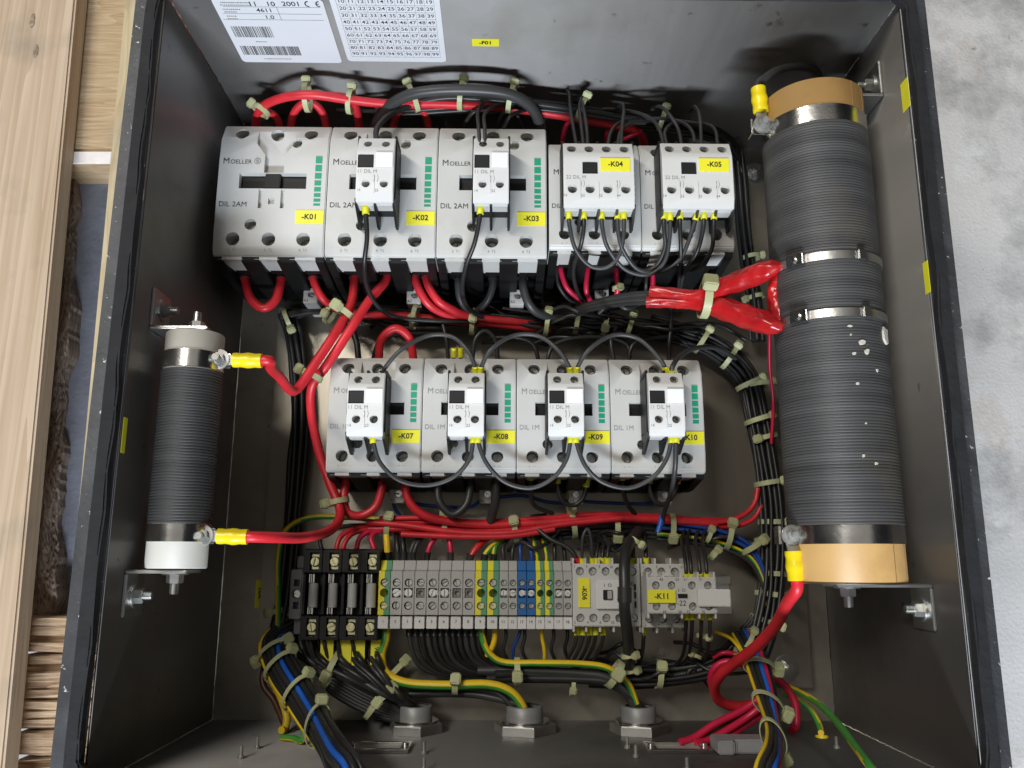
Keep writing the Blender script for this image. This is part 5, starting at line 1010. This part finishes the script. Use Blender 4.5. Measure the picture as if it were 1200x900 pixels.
# below the lower row
RB = .0040
wire('red U loop wire under contactor -K07', 'red', RB, [(405, 548, .075), (405, 565, .078), (403, 585, .08), (408, 601, .08), (424, 604, .078), (440, 594, .078), (447, 573, .078), (448, 550, .075)], f0='k', f1='k')
wire('red wire from -K07 swooping into the lower bundle', 'red', RB, [(474, 550, .075), (475, 570, .078), (480, 588, .078), (494, 602, .075), (520, 610, .07), (570, 615, .065), (640, 612, .062), (720, 607, .06), (800, 610, .055), (860, 612, .05)], f0='k')
wire('thick black U loop wire under contactor -K08', 'grey', .0036, [(513, 548, .075), (513, 568, .08), (515, 588, .082), (530, 603, .082), (546, 592, .082), (551, 572, .08), (553, 550, .075)])
wire('thick black wire dropping from contactor -K08', 'grey', .0042, [(580, 545, .08), (581, 568, .085), (580, 590, .08), (576, 606, .07), (572, 622, .055)])
for lb, pts in (('under contactor -K09', [(653, 556, .085), (654, 574, .084), (660, 588, .082), (673, 592, .08), (684, 582, .082), (688, 560, .085)]), ('under contactor -K10', [(761, 556, .085), (762, 576, .084), (769, 589, .082), (780, 590, .08), (791, 576, .082), (795, 556, .085)])):
    wire('thin black U loop wire with yellow ferrules ' + lb, 'black', .0021, pts, None, 'y', 'y')
for pts in ([(622, 552, .085), (622, 572, .08), (626, 592, .07), (648, 602, .06)], [(729, 552, .085), (730, 574, .08), (736, 592, .07), (744, 602, .06)]):
    wire('thin black wire with yellow ferrule dropping from -K09 or -K10', 'black', .0021, pts, 'wires dropping from -K09 and -K10', 'y')
for i, pts in enumerate(([(459, 572, .05), (460, 582, .05), (463, 596, .048), (474, 610, .045)], [(466, 572, .05), (467, 582, .048), (485, 590, .04), (520, 594, .036), (550, 594, .038), (563, 586, .045), (565, 575, .05)], [(571, 574, .05), (572, 584, .045), (590, 582, .04), (615, 581, .036), (640, 588, .034), (665, 589, .036), (672, 580, .045), (672, 572, .05)], [(668, 574, .05), (668, 584, .045), (690, 588, .036), (730, 590, .034), (762, 590, .036), (773, 582, .045), (774, 572, .05)])):
    wire('thin blue wire linking the A2 coil terminals of the lower contactors', 'blue', .0017, pts, 'blue coil wires', 'y', 'y' if i else None)
# ------------------------------------------------------------------ red lower bundle
rb6 = [([(440, 612), (500, 612), (570, 618), (640, 612), (720, 606), (800, 610), (850, 613)], .0030), ([(432, 620), (500, 619), (570, 622), (640, 616), (720, 609), (790, 611), (840, 614)], .0032), ([(430, 612), (470, 615), (540, 624), (600, 624), (660, 614), (730, 607)], .0030), ([(450, 620), (520, 624), (580, 629), (640, 620), (700, 611)], .0030), ([(445, 608), (500, 607), (560, 612), (630, 608), (700, 603), (780, 606), (840, 612), (870, 604), (884, 590), (888, 572)], .0026), ([(470, 626), (540, 629), (600, 628), (650, 620)], .0028), ([(700, 604), (790, 608), (850, 617), (880, 610), (893, 592)], .0024)]
for i, (pp, r) in enumerate(rb6):
    wire('red wire in the thick lower bundle above the terminal blocks', 'red', r, [(x, y, .058 + .004 * ((i * 37) % 3) - .00003 * max(0, x - 600)) for x, y in pp], 'lower red bundle')
for i, dy in enumerate((4, 9, 14, 19, 7)):
    wire('black wire in the lower bundle under the red ones', 'black', .0021, [(560 + 20 * i, 618 + dy * .5, .045), (640, 612 + dy, .045), (720, 608 + dy, .045), (800, 614 + dy, .044), (850, 622 + dy, .044), (884, 645 + dy, .045), (896, 690, .046)], 'black wires in the lower bundle')
for i, (c, dy) in enumerate((('blue', 0), ('blue', 6), ('yg', 14), ('black', 20))):
    wire({'blue': 'blue wire curving through the lower bundle towards the loom', 'yg': 'yellow and green wire curving through the lower bundle towards the loom', 'black': 'black wire curving under the blue ones towards the loom'}[c], c, .0019, [(770, 612 + dy, .052), (810, 616 + dy, .055), (850, 624 + dy, .055), (880, 640 + dy, .055), (895, 670 + dy, .055), (896, 710, .055)], 'wires curving to the loom' if c == 'blue' else None)
wire('bright blue tag end poking out below contactor -K10', 'brightblue', .0026, [(776, 604, .075), (774, 614, .075), (771, 624, .075)])
# earth wire at left and feeders down to fuses and terminals
wire('earth wire curling from the left harness over to the lower bundle', 'yg', .0027, [(326, 760, .04), (326, 700, .04), (326, 655, .04), (335, 622, .042), (362, 607, .044), (405, 606, .044), (445, 609, .046), (480, 612, .046)])
fz = .066
feed = [('black', 378, [(378, 660, fz), (377, 645, .07), (375, 632, .068), (383, 622, .06), (410, 616, .055), (440, 616, .05)]), ('red', 393, [(393, 660, fz), (394, 645, .07), (400, 628, .068), (420, 618, .062), (450, 614, .058)]), ('red', 399, [(400, 660, fz), (402, 642, .07), (412, 626, .066), (436, 618, .06)]), ('pink', 418, [(418, 660, fz), (418, 642, .07), (424, 628, .068), (442, 620, .062), (470, 618, .058)]), ('pink', 438, [(439, 660, fz), (439, 645, .07), (435, 632, .068), (440, 624, .064), (460, 620, .058)])]
for c, px, pts in feed: wire({'black': 'black wire', 'red': 'red wire', 'pink': 'crimson wire'}[c] + ' dropping into the top of the fuse holders', c, .0024 if c != 'black' else .002, pts, 'fuse feed wires, ' + c)
SN = {'1': 'the earth block by the fuses', '2': 'the grey block after the fuse-side earth block', '3': 'the grey block where the first link bar ends', '5': 'the grey block where the second link bar starts', '6': 'the grey block where the second link bar ends', '8': 'the wide grey block touching the middle earth pair', '9': 'the middle earth block by wide grey', '10': 'the middle earth block by slim grey', '11': 'the slim grey block beside the middle earth pair', '12': 'the slim grey block beside the blue pair', '13': 'the blue block beside slim grey', '14': 'the blue block beside slim earth', '15': 'the slim earth block beside blue', '16': 'the slim earth block by last greys', '17': 'the last grey block but one', '18': 'the grey end block beside -K06'}
def term_up(c, n_, pts, r=.0022, f='k'):
    nm = {'yg': 'yellow and green wire', 'black': 'black wire', 'red': 'red wire', 'pink': 'red wire', 'blue': 'blue wire', 'yellow': 'yellow wire', 'grey': 'black wire'}[c]
    wire('%s entering the top of %s' % (nm, SN[n_]), c, r, pts, 'wires into the top of ' + SN[n_], f)
term_up('yellow', '1', [(454, 662, .06), (454, 645, .062), (453, 628, .06), (452, 612, .05)], .0032)
for x in (466, 473): term_up('black', '2', [(x, 662, .06), (x, 645, .062), (x - 1, 632, .058), (x - 2, 618, .045)], .0026)
for x in (481, 485): term_up('grey', '3', [(x, 662, .06), (x, 648, .062), (x + 6, 634, .06), (x + 18, 624, .05)], .002)
term_up('pink', '5', [(500, 662, .06), (502, 645, .062), (509, 632, .06), (520, 624, .055)], .0024)
term_up('pink', '6', [(528, 662, .06), (528, 645, .062), (526, 632, .06), (520, 624, .055)], .0024)
term_up('red', '8', [(549, 664, .06), (552, 652, .062), (561, 639, .06), (574, 629, .052), (590, 622, .05)], .003)
term_up('yg', '9', [(566, 664, .06), (569, 650, .062), (579, 639, .06), (596, 630, .05)], .0028)
term_up('yg', '10', [(578, 664, .06), (579, 650, .062), (581, 640, .06), (590, 632, .05)], .0024)
for n_, x, c, t_ in (('11', 590, 'black', (590, 640, 600, 626)), ('12', 600, 'black', (602, 640, 606, 628)), ('13', 610, 'blue', (610, 640, 616, 630)), ('14', 623, 'blue', (621, 640, 614, 630)), ('15', 630, 'yg', (627, 640, 625, 628)), ('16', 641, 'yg', (639, 642, 636, 632)), ('17', 650, 'black', (650, 640, 652, 626)), ('18', 662, 'black', (660, 640, 655, 626))):
    term_up(c, n_, [(x, 664, .06), (x, 652, .062), (t_[0], t_[1], .06), (t_[2], t_[3], .05)], .0018, None)
wire('black wire snaking from the lower bundle to the red ferrule of -K06', 'black', .0022, [(676, 664, .07), (674, 652, .073), (664, 641, .072), (645, 632, .07), (630, 620, .066), (622, 612, .06), (624, 606, .055), (640, 604, .05)], f0='r')
for i, (a, b_) in enumerate(((682, 693),)):
    wire('black hairpin wire with yellow ferrules on top of -K06', 'grey', .0016, [(a, 664, .07), (a, 650, .074), (a + 1, 630, .078), (a + 6, 620, .078), (b_ - 1, 628, .078), (b_ + 1, 650, .074), (b_ + 1, 664, .07)], None, 'y', 'y')
for x in (699, 706, 712): wire('black wire with yellow ferrule entering the top of -K06', 'black', .0017, [(x, 664, .07), (x, 650, .072), (x + 1, 636, .065), (x - 6, 626, .05)], 'ferruled wires on top of -K06', 'y')
for x in (757, 737, 742): wire('black wire with yellow ferrule on top between -K06 and -K11', 'black', .0019, [(x, 664, .07), (x, 650, .072), (x - 1, 636, .065), (x - 3, 622, .05)], 'ferruled wires between -K06 and -K11', 'y')
for x in (804, 810, 820, 828): wire('black wire with yellow ferrule on top of the -K11 front block', 'black', .0017, [(x, 682, .098), (x, 668, .102), (x - 2, 650, .095), (x - 5, 632, .07), (x, 618, .05)], 'ferruled wires on top of the -K11 block', 'y')
for x in (804, 811, 822, 832): wire('black wire with yellow ferrule under the -K11 front block', 'black', .0017, [(x, 716, .098), (x, 730, .100), (x - 1, 748, .09), (x - 4, 768, .06), (x - 14, 782, .04)], 'ferruled wires under the -K11 block', 'y')
for x in (676, 683, 691, 698, 707): wire('black wire with yellow ferrule under -K06', 'black', .0017, [(x, 734, .068), (x - 0.5, 748, .07), (x - 5, 762, .06), (x - 14, 778, .045)], 'ferruled wires under -K06', 'y')
wire('black wire with yellow ferrule under -K11 beside the sleeve', 'black', .0018, [(755, 734, .068), (754, 750, .07), (752, 768, .06), (745, 784, .045)], f0='y')
wire('thick black sleeve crossing upright over the joint of -K06', 'black', .0052, [(748, 622, .06), (736, 640, .085), (732, 660, .102), (732, 690, .108), (732, 715, .107), (735, 740, .095), (737, 762, .075), (738, 784, .05)])
wire('short black collar on the upright sleeve over -K06', 'black', .0062, [(732, 688, .108), (732, 697, .108), (732, 706, .108)])
gs = 'small ties round the wires of the small contactors'
for (px, py, z, dx, dy, r, s, e, h_) in ((744, 634, .075, 6, -10, .006, 1, 30, 1.0), (830, 628, .06, 10, 3, .006, 1, 40, .95), (836, 650, .07, 8, 6, .005, 1, 40, 1.0), (737, 768, .07, 1, 10, .0062, 1, 50, 1.0), (738, 786, .05, 1, 10, .0062, 1, 50, 1.0), (822, 745, .085, 0, 10, .005, 1, 40, .9), (815, 768, .06, -3, 10, .005, -1, 40, .8)):
    tie('small pale tie gathering wires at the small contactors -K06 and -K11', px, py, z, dx, dy, r, s, e, h_, gs)
gl2 = 'ties on the lower bundle'
for (px, py, z, dx, dy, r, s, e) in ((456, 615, .054, 10, 1, .0115, 1, 55), (522, 618, .054, 10, 1, .0125, 1, 55), (603, 620, .054, 10, -1, .013, 1, 60), (671, 613, .05, 10, -1, .0135, 1, 40), (722, 619, .048, 10, 1, .0125, -1, 60), (786, 619, .05, 10, 2, .0135, -1, 60), (852, 628, .05, 10, 3, .0135, 1, 50), (880, 640, .05, 6, 8, .0125, 1, 40)):
    tie('pale green cable tie on the lower bundle above the terminal blocks', px, py, z, dx, dy, r, s, e, 1.25, gl2)
tie('tan stained cable tie on the red wires beside -K07', 396, 588, .082, 2, 10, .0095, -1, 40, 1.2)
# ------------------------------------------------------------------ below the terminal row
for i in range(13):
    n_ = 2 + i // 2; x = 480 + 7.3 * i; k = i / 12
    wire('black wire hanging below terminal blocks 3 to 9', 'grey' if i % 3 == 0 else 'black', .0025, [(x, 730, .058), (x, 745, .06), (x + 3, 762, .058), (x + 12, 780 - 6 * k, .052), (x + 34, 789 - 6 * k, .046), (x + 80, 791 - 5 * k, .042), (min(700, x + 150), 790 - 3 * k, .04)], 'wires hanging below terminal blocks', 'k')
wire('thick earth wire sagging from terminal 1 to the middle gland', 'yg', .0040, [(453, 730, .06), (452, 748, .062), (447, 768, .062), (452, 788, .062), (475, 800, .064), (520, 803, .066), (570, 802, .066), (597, 810, .066), (612, 827, .064), (616, 846, .06)])
wire('earth wire from terminal 9 running along the cables to the black gland', 'yg', .0030, [(563, 730, .06), (565, 746, .062), (572, 764, .062), (590, 776, .062), (630, 777, .064), (680, 778, .064), (712, 783, .064), (735, 800, .06), (746, 825, .058)])
wire('short yellow wire under terminal 10', 'yellow', .0026, [(579, 730, .06), (580, 745, .062), (577, 758, .06), (570, 768, .055)])
wire('blue wire under terminal blocks 13 and 14', 'blue', .0016, [(612, 730, .06), (608, 745, .062), (602, 758, .058), (601, 772, .05)])
wire('yellow wire hanging straight below terminal block 15', 'yellow', .0018, [(634, 730, .06), (635, 746, .062), (638, 762, .058), (638, 778, .05)])
for x in (592, 614, 648, 664): wire('thin black wire hanging below terminal blocks 11 to 18', 'black', .0017, [(x, 730, .06), (x + 1, 746, .062), (x - 2, 762, .056), (x + 6, 780, .045)], 'thin wires hanging below terminals 11 to 18')
for i, (dy, r) in enumerate(((0, .0042), (9, .0042), (4, .0036))):
    wire('thick black cable bending down into the black gland', 'grey' if i == 0 else 'black', r, [(560 + 10 * i, 786 + dy, .05 + .004 * i), (620, 786 + dy, .052), (680, 789 + dy * .8, .054), (712, 794 + dy * .6, .056), (735, 812 + dy * .2, .057), (744 + dy * .8, 832, .056), (746 + dy * .8, 852, .055)], 'thick cables into the black gland')
for i, dy in enumerate((0, 7)):
    wire('thick black cable beside the earth wire into the middle gland', 'black', .0036, [(500 - 20 * i, 806 + dy, .045), (545, 806 + dy, .05), (580, 811 + dy, .054), (600 + 10 * i, 828, .056), (608 + 14 * i, 848, .055)], 'cables into the middle gland')
for (px, py, z, dx, dy, r, s, e, h_) in ((534, 801, .062, 10, 0, .0085, 1, 70, 1.3), (606, 787, .056, 10, 0, .0115, -1, 80, 1.3), (720, 790, .058, 10, 5, .0125, 1, 75, 1.5), (772, 790, .045, 10, 0, .012, 1, 60, 1.3), (466, 783, .05, 8, 8, .011, 1, 40, 1.2), (671, 800, .045, 10, 0, .011, -1, 60, .9)):
    tie('pale green cable tie on the cables below the terminal blocks', px, py, z, dx, dy, r, s, e, h_, 'ties below the terminal blocks')
bundle('black wire in the dark bundle under -K06 and -K11', [('black', .0024)] * 10, [(690, 786, .035), (740, 788, .036), (790, 786, .038), (835, 776, .042), (868, 752, .046), (888, 725, .05)], 'dark bundle under -K11', 1.2, 5)
# fan of black wires from the fuse holders to the first gland
for i in range(12):
    x = 352 + 8 * (i % 12); k = i / 11
    wire('black wire in the fan from the fuse holders to the first gland', 'black' if i % 3 else 'grey', .0024, [(352 + 8 * i, 742, .05), (354 + 8 * i, 758, .055), (366 + 7 * i, 776 - 4 * k, .058 + .006 * (i % 3)), (404 + 4.5 * i, 795 - 4 * k, .062 + .006 * ((i + 1) % 3)), (440 + 2.5 * i, 812 + 2 * k, .062 + .004 * (i % 4)), (472 + 1.2 * i, 826 + 3 * k, .060), (478 + 1.6 * i, 852, .052 + .002 * (i % 4))], 'fan of black wires')
for i in range(7):
    wire('black wire lying from the left harness into the fan', 'black', .0026, [(322 + 3 * i, 752, .04), (345 + 4 * i, 766 + 2 * i, .045), (385, 784 + 4 * i, .05), (425, 808 + 4 * i, .052), (460, 826 + 3 * i, .052), (480, 846, .05)], 'wires from harness into fan')
for x, tg in ((383, None), (404, None), (420, None), (442, '-F06')):
    c = P(x, 764, .064); o = empty('wire_flag', c, label='yellow wire flag under the fuse holders' + (' printed -F06' if tg else ' half hidden by wires'), category='flag', group='yellow wire flags')
    ob('film', MB().box(-.0058, .0058, -.0115, .0105, 0, .0005).mesh(), YELP, o)
    if tg: ob('lettering', text_mesh(tg, .006, 'CENTER', .02), INK, o, (0, -.001, .0008)).rotation_euler = (0, 0, pi / 2)
for x in (378, 394, 410, 427): wire('black wire with yellow ferrule under a fuse holder', 'black', .0018, [(x - 14, 738, .062), (x - 14, 752, .066), (x - 11, 766, .064), (x - 4, 784, .06)], 'ferruled wires under fuse holders', 'y')
tie('pale green tie on the wire fan under the fuse holders', 388, 785, .062, 10, 5, .016, -1, 75, 1.3, None, .7); tie('pale green tie on the wire fan near the first gland', 447, 818, .06, 8, 8, .015, 1, 45, 1.4, None, .8); tie('second pale green tie on the wire fan beside the gland', 440, 826, .06, 8, 8, .0135, 1, 80, 1.2, None, .8)
# left harness
LHP = catmull([P(*p) for p in [(362, 728, .028), (340, 738, .035), (322, 752, .05), (328, 780, .075), (348, 812, .105), (367, 842, .145), (383, 868, .205), (393, 888, .255), (401, 908, .278), (409, 940, .28), (414, 985, .25)]]); RHP = catmull([P(*p) for p in [(872, 742, .06), (884, 765, .085), (893, 795, .115), (901, 830, .155), (906, 864, .21), (905, 888, .255), (903, 908, .278), (900, 940, .28), (898, 985, .25)]])
bundle({'black': 'black wire in the tied left harness', 'brightblue': 'bright blue wire in the tied left harness', 'yellow': 'yellow wire in the tied left harness', 'blue': 'dark blue wire in the tied left harness'}, [('yellow', .0019), ('black', .0025), ('black', .0025), ('black', .0025), ('brightblue', .0023), ('black', .0025), ('black', .0023), ('black', .0025), ('blue', .0023), ('black', .0025), ('black', .0025), ('black', .0025), ('black', .0023)], [(362, 728, .028), (340, 738, .035), (322, 752, .05), (328, 780, .075), (348, 812, .105), (367, 842, .145), (383, 868, .205), (393, 888, .255), (401, 908, .278), (409, 940, .28), (414, 985, .25)], 'left harness', 1.0, 6, [(-5.4, -.6), (-3.8, .6), (-1.9, 1.3), (0, 1.6), (1.9, 1.3), (3.7, .6), (5.2, -.5), (-3.6, -1.4), (-1.8, -.7), (0, -.5), (1.8, -.8), (3.5, -1.5), (0, -2.4)])
wire('brown wire hanging loose beside the left harness', 'brown', .0030, [(312, 770, .04), (308, 800, .045), (322, 822, .05), (334, 850, .06), (334, 880, .06)])
wire('dull yellow wire hanging loose behind the left harness', 'yellow', .0034, [(316, 792, .05), (328, 815, .055), (336, 840, .06), (333, 862, .065), (328, 885, .07)])
wire('pale green wire end leaving the left harness at the cut-out', 'yg', .0026, [(358, 850, .11), (354, 868, .11), (343, 882, .10), (328, 892, .095)])
for (px, py, dx, dy, s, e, z) in ((316, 762, 4, 10, -1, 50, .06), (330, 779, 5, 10, 1, 45, .078), (351, 812, 6, 10, 1, 50, .105), (375, 851, 5, 10, 1, 50, .165)):
    tie('pale green cable tie on the left harness with the blue wire', px, py, z, dx, dy, .0160, s, 14, 1.25, 'ties on the left harness', .55, LHP)
tie('pale green tie at the top of the left harness by the earth wire', 333, 752, .05, 4, 10, .009, 1, 50, 1.3); tie('pale tie half way up the earth wire beside the fuse holders', 325, 716, .034, 0, 10, .006, -1, 40, 1.2); tie('pale tie where the earth wire bends beside the fuse holders', 330, 632, .034, 0, 10, .008, -1, 30, 1.2)
# right harness
bundle({'black': 'black wire in the tied right harness', 'brightblue': 'bright blue wire in the tied right harness', 'pink': 'crimson wire in the tied right harness', 'yellow': 'thin yellow wire in the tied right harness'}, [('yellow', .0014), ('black', .0022), ('black', .0022), ('brightblue', .0022), ('pink', .0021), ('black', .0022), ('black', .0022), ('black', .0022), ('black', .0022)], [(872, 742, .06), (884, 765, .085), (893, 795, .115), (901, 830, .155), (906, 864, .21), (905, 888, .255), (903, 908, .278), (900, 940, .28), (898, 985, .25)], 'right harness', 1.0, 8, [(-4.9, 0), (-3.6, .6), (-1.7, 1.2), (.2, 1.5), (2.0, 1.2), (3.8, .5), (-2.6, -1.0), (0, -.6), (2.4, -1.0)])
for (px, py, dx, dy, z) in ((890, 783, 3, 10, .103), (900, 826, 2, 10, .15), (906, 862, 0, 10, .206)):
    tie('pale green cable tie on the right harness with blue and crimson wires', px, py, z, dx, dy, .0132, 1, 10, 1.4, 'ties on the right harness', .58, RHP)
tie('wide pale tie loop at the top of the right harness', 872, 753, .07, 8, 6, .013, 1, 40, 1.0)
wire3('thick red wire from the lower lug of the big resistor down to the harness', 'red', .0047, [LUGEND['bot'] + Vector((0, .004, 0)), LUGEND['bot'] + Vector((0, -.006, 0))] + [P(*p) for p in [(923, 706, .19), (908, 734, .16), (886, 758, .13), (862, 776, .10), (845, 790, .08), (837, 806, .06), (844, 822, .045), (868, 828, .035), (895, 822, .03)]])
wire3('dark wire from the upper lug of the big resistor round its end', 'grey', .0034, [LUGEND['top'] + Vector((0, -.004, 0)), LUGEND['top'] + Vector((0, .004, 0))] + [P(*p) for p in [(897, 91, .204), (912, 82, .198), (935, 78, .185), (957, 84, .155), (962, 105, .11)]])
for i, pts in enumerate(([(898, 812, .10), (870, 832, .10), (838, 848, .105), (814, 864, .11), (797, 882, .115)], [(902, 820, .105), (876, 840, .10), (848, 858, .105), (828, 872, .11), (815, 886, .115)], [(905, 830, .10), (880, 846, .09), (855, 862, .10), (836, 884, .11)])):
    wire('crimson wire sweeping from the right harness to the cut-out', 'pink', .0030, pts, 'crimson wires to the cut-out')
for i, pts in enumerate(([(896, 816, .09), (866, 838, .09), (836, 860, .10), (812, 884, .105)], [(900, 826, .09), (872, 850, .09), (850, 870, .10)])):
    wire('dark brown wire between the crimson wires to the cut-out', 'brown', .0028, pts, 'brown wires to the cut-out')
wire('crimson loop wire hanging under the thick red wire', 'pink', .0030, [(884, 790, .08), (868, 778, .08), (848, 776, .075), (835, 786, .07), (833, 802, .06), (840, 810, .05)])
wire('small crimson wire arc beside the tie loop', 'pink', .0022, [(836, 770, .06), (848, 765, .065), (862, 767, .065), (874, 776, .06)])
wire('crimson wire dropping behind the right harness', 'pink', .0036, [(905, 790, .06), (922, 806, .06), (932, 825, .062), (933, 850, .065), (928, 868, .07)])
wire('earth wire sweeping from the right harness to the lower corner', 'yg', .0028, [(905, 800, .05), (930, 808, .06), (958, 824, .10), (982, 848, .16), (1003, 876, .225), (1018, 896, .268), (1034, 920, .28), (1050, 960, .27)])
wire('thin yellow wire crossing the tie loop of the right harness', 'yellow', .0016, [(838, 740, .06), (856, 748, .07), (868, 762, .08), (880, 780, .09), (888, 800, .095)])
wire('dull earth wire dropping to the yellow sleeve on the end wall', 'yg', .0026, [(918, 812, .045), (945, 826, .05), (958, 845, .06), (963, 866, .07), (964, 886, .075)])
o = ob('yellow_sleeve', tube_mesh([P(963, 862, .075), P(964, 874, .077), P(964, 888, .08)], .0056, 16, rfun=lambda u: 1 + .1 * math.sin(u * 9)), LUGY, None, label='yellow crimp sleeve on the earth wire at the lower end wall', category='sleeve')

rq = random.Random(21)
def tangle(label, group, n, x0, x1, y0, y1, z0, z1, span, cols):
    for i in range(n):
        x = rq.uniform(x0, x1); y = rq.uniform(y0, y1); z = rq.uniform(z0, z1); s = rq.choice((-1, 1)); sp = span * rq.uniform(.6, 1.2); b1 = rq.uniform(-16, 16); b2 = rq.uniform(-16, 16)
        wire(label, cols[i % len(cols)], rq.uniform(.0014, .0021), [(x - sp * .5, y + b1 * s, z - .012), (x - sp * .22, y + b2 * .6, z), (x + sp * .1, y - b1 * .5, z + .006), (x + sp * .5, y + b2, z - .014)], group)
tangle('thin black wire in the snarl between block -K04 and the lower contactors', 'snarl under -K04', 10, 650, 790, 340, 392, .045, .085, 80, ['black', 'grey'])
tangle('thin black wire in the snarl above -K06 and -K11', 'snarl above -K06', 9, 620, 850, 622, 648, .045, .062, 70, ['black', 'grey', 'black'])
tangle('thin black wire in the snarl under -K11', 'snarl under -K11', 9, 690, 850, 752, 790, .035, .06, 70, ['black'])
tangle('thin black wire lying between the rows below -K02', 'snarl below -K02', 8, 430, 640, 352, 394, .03, .05, 110, ['black'])
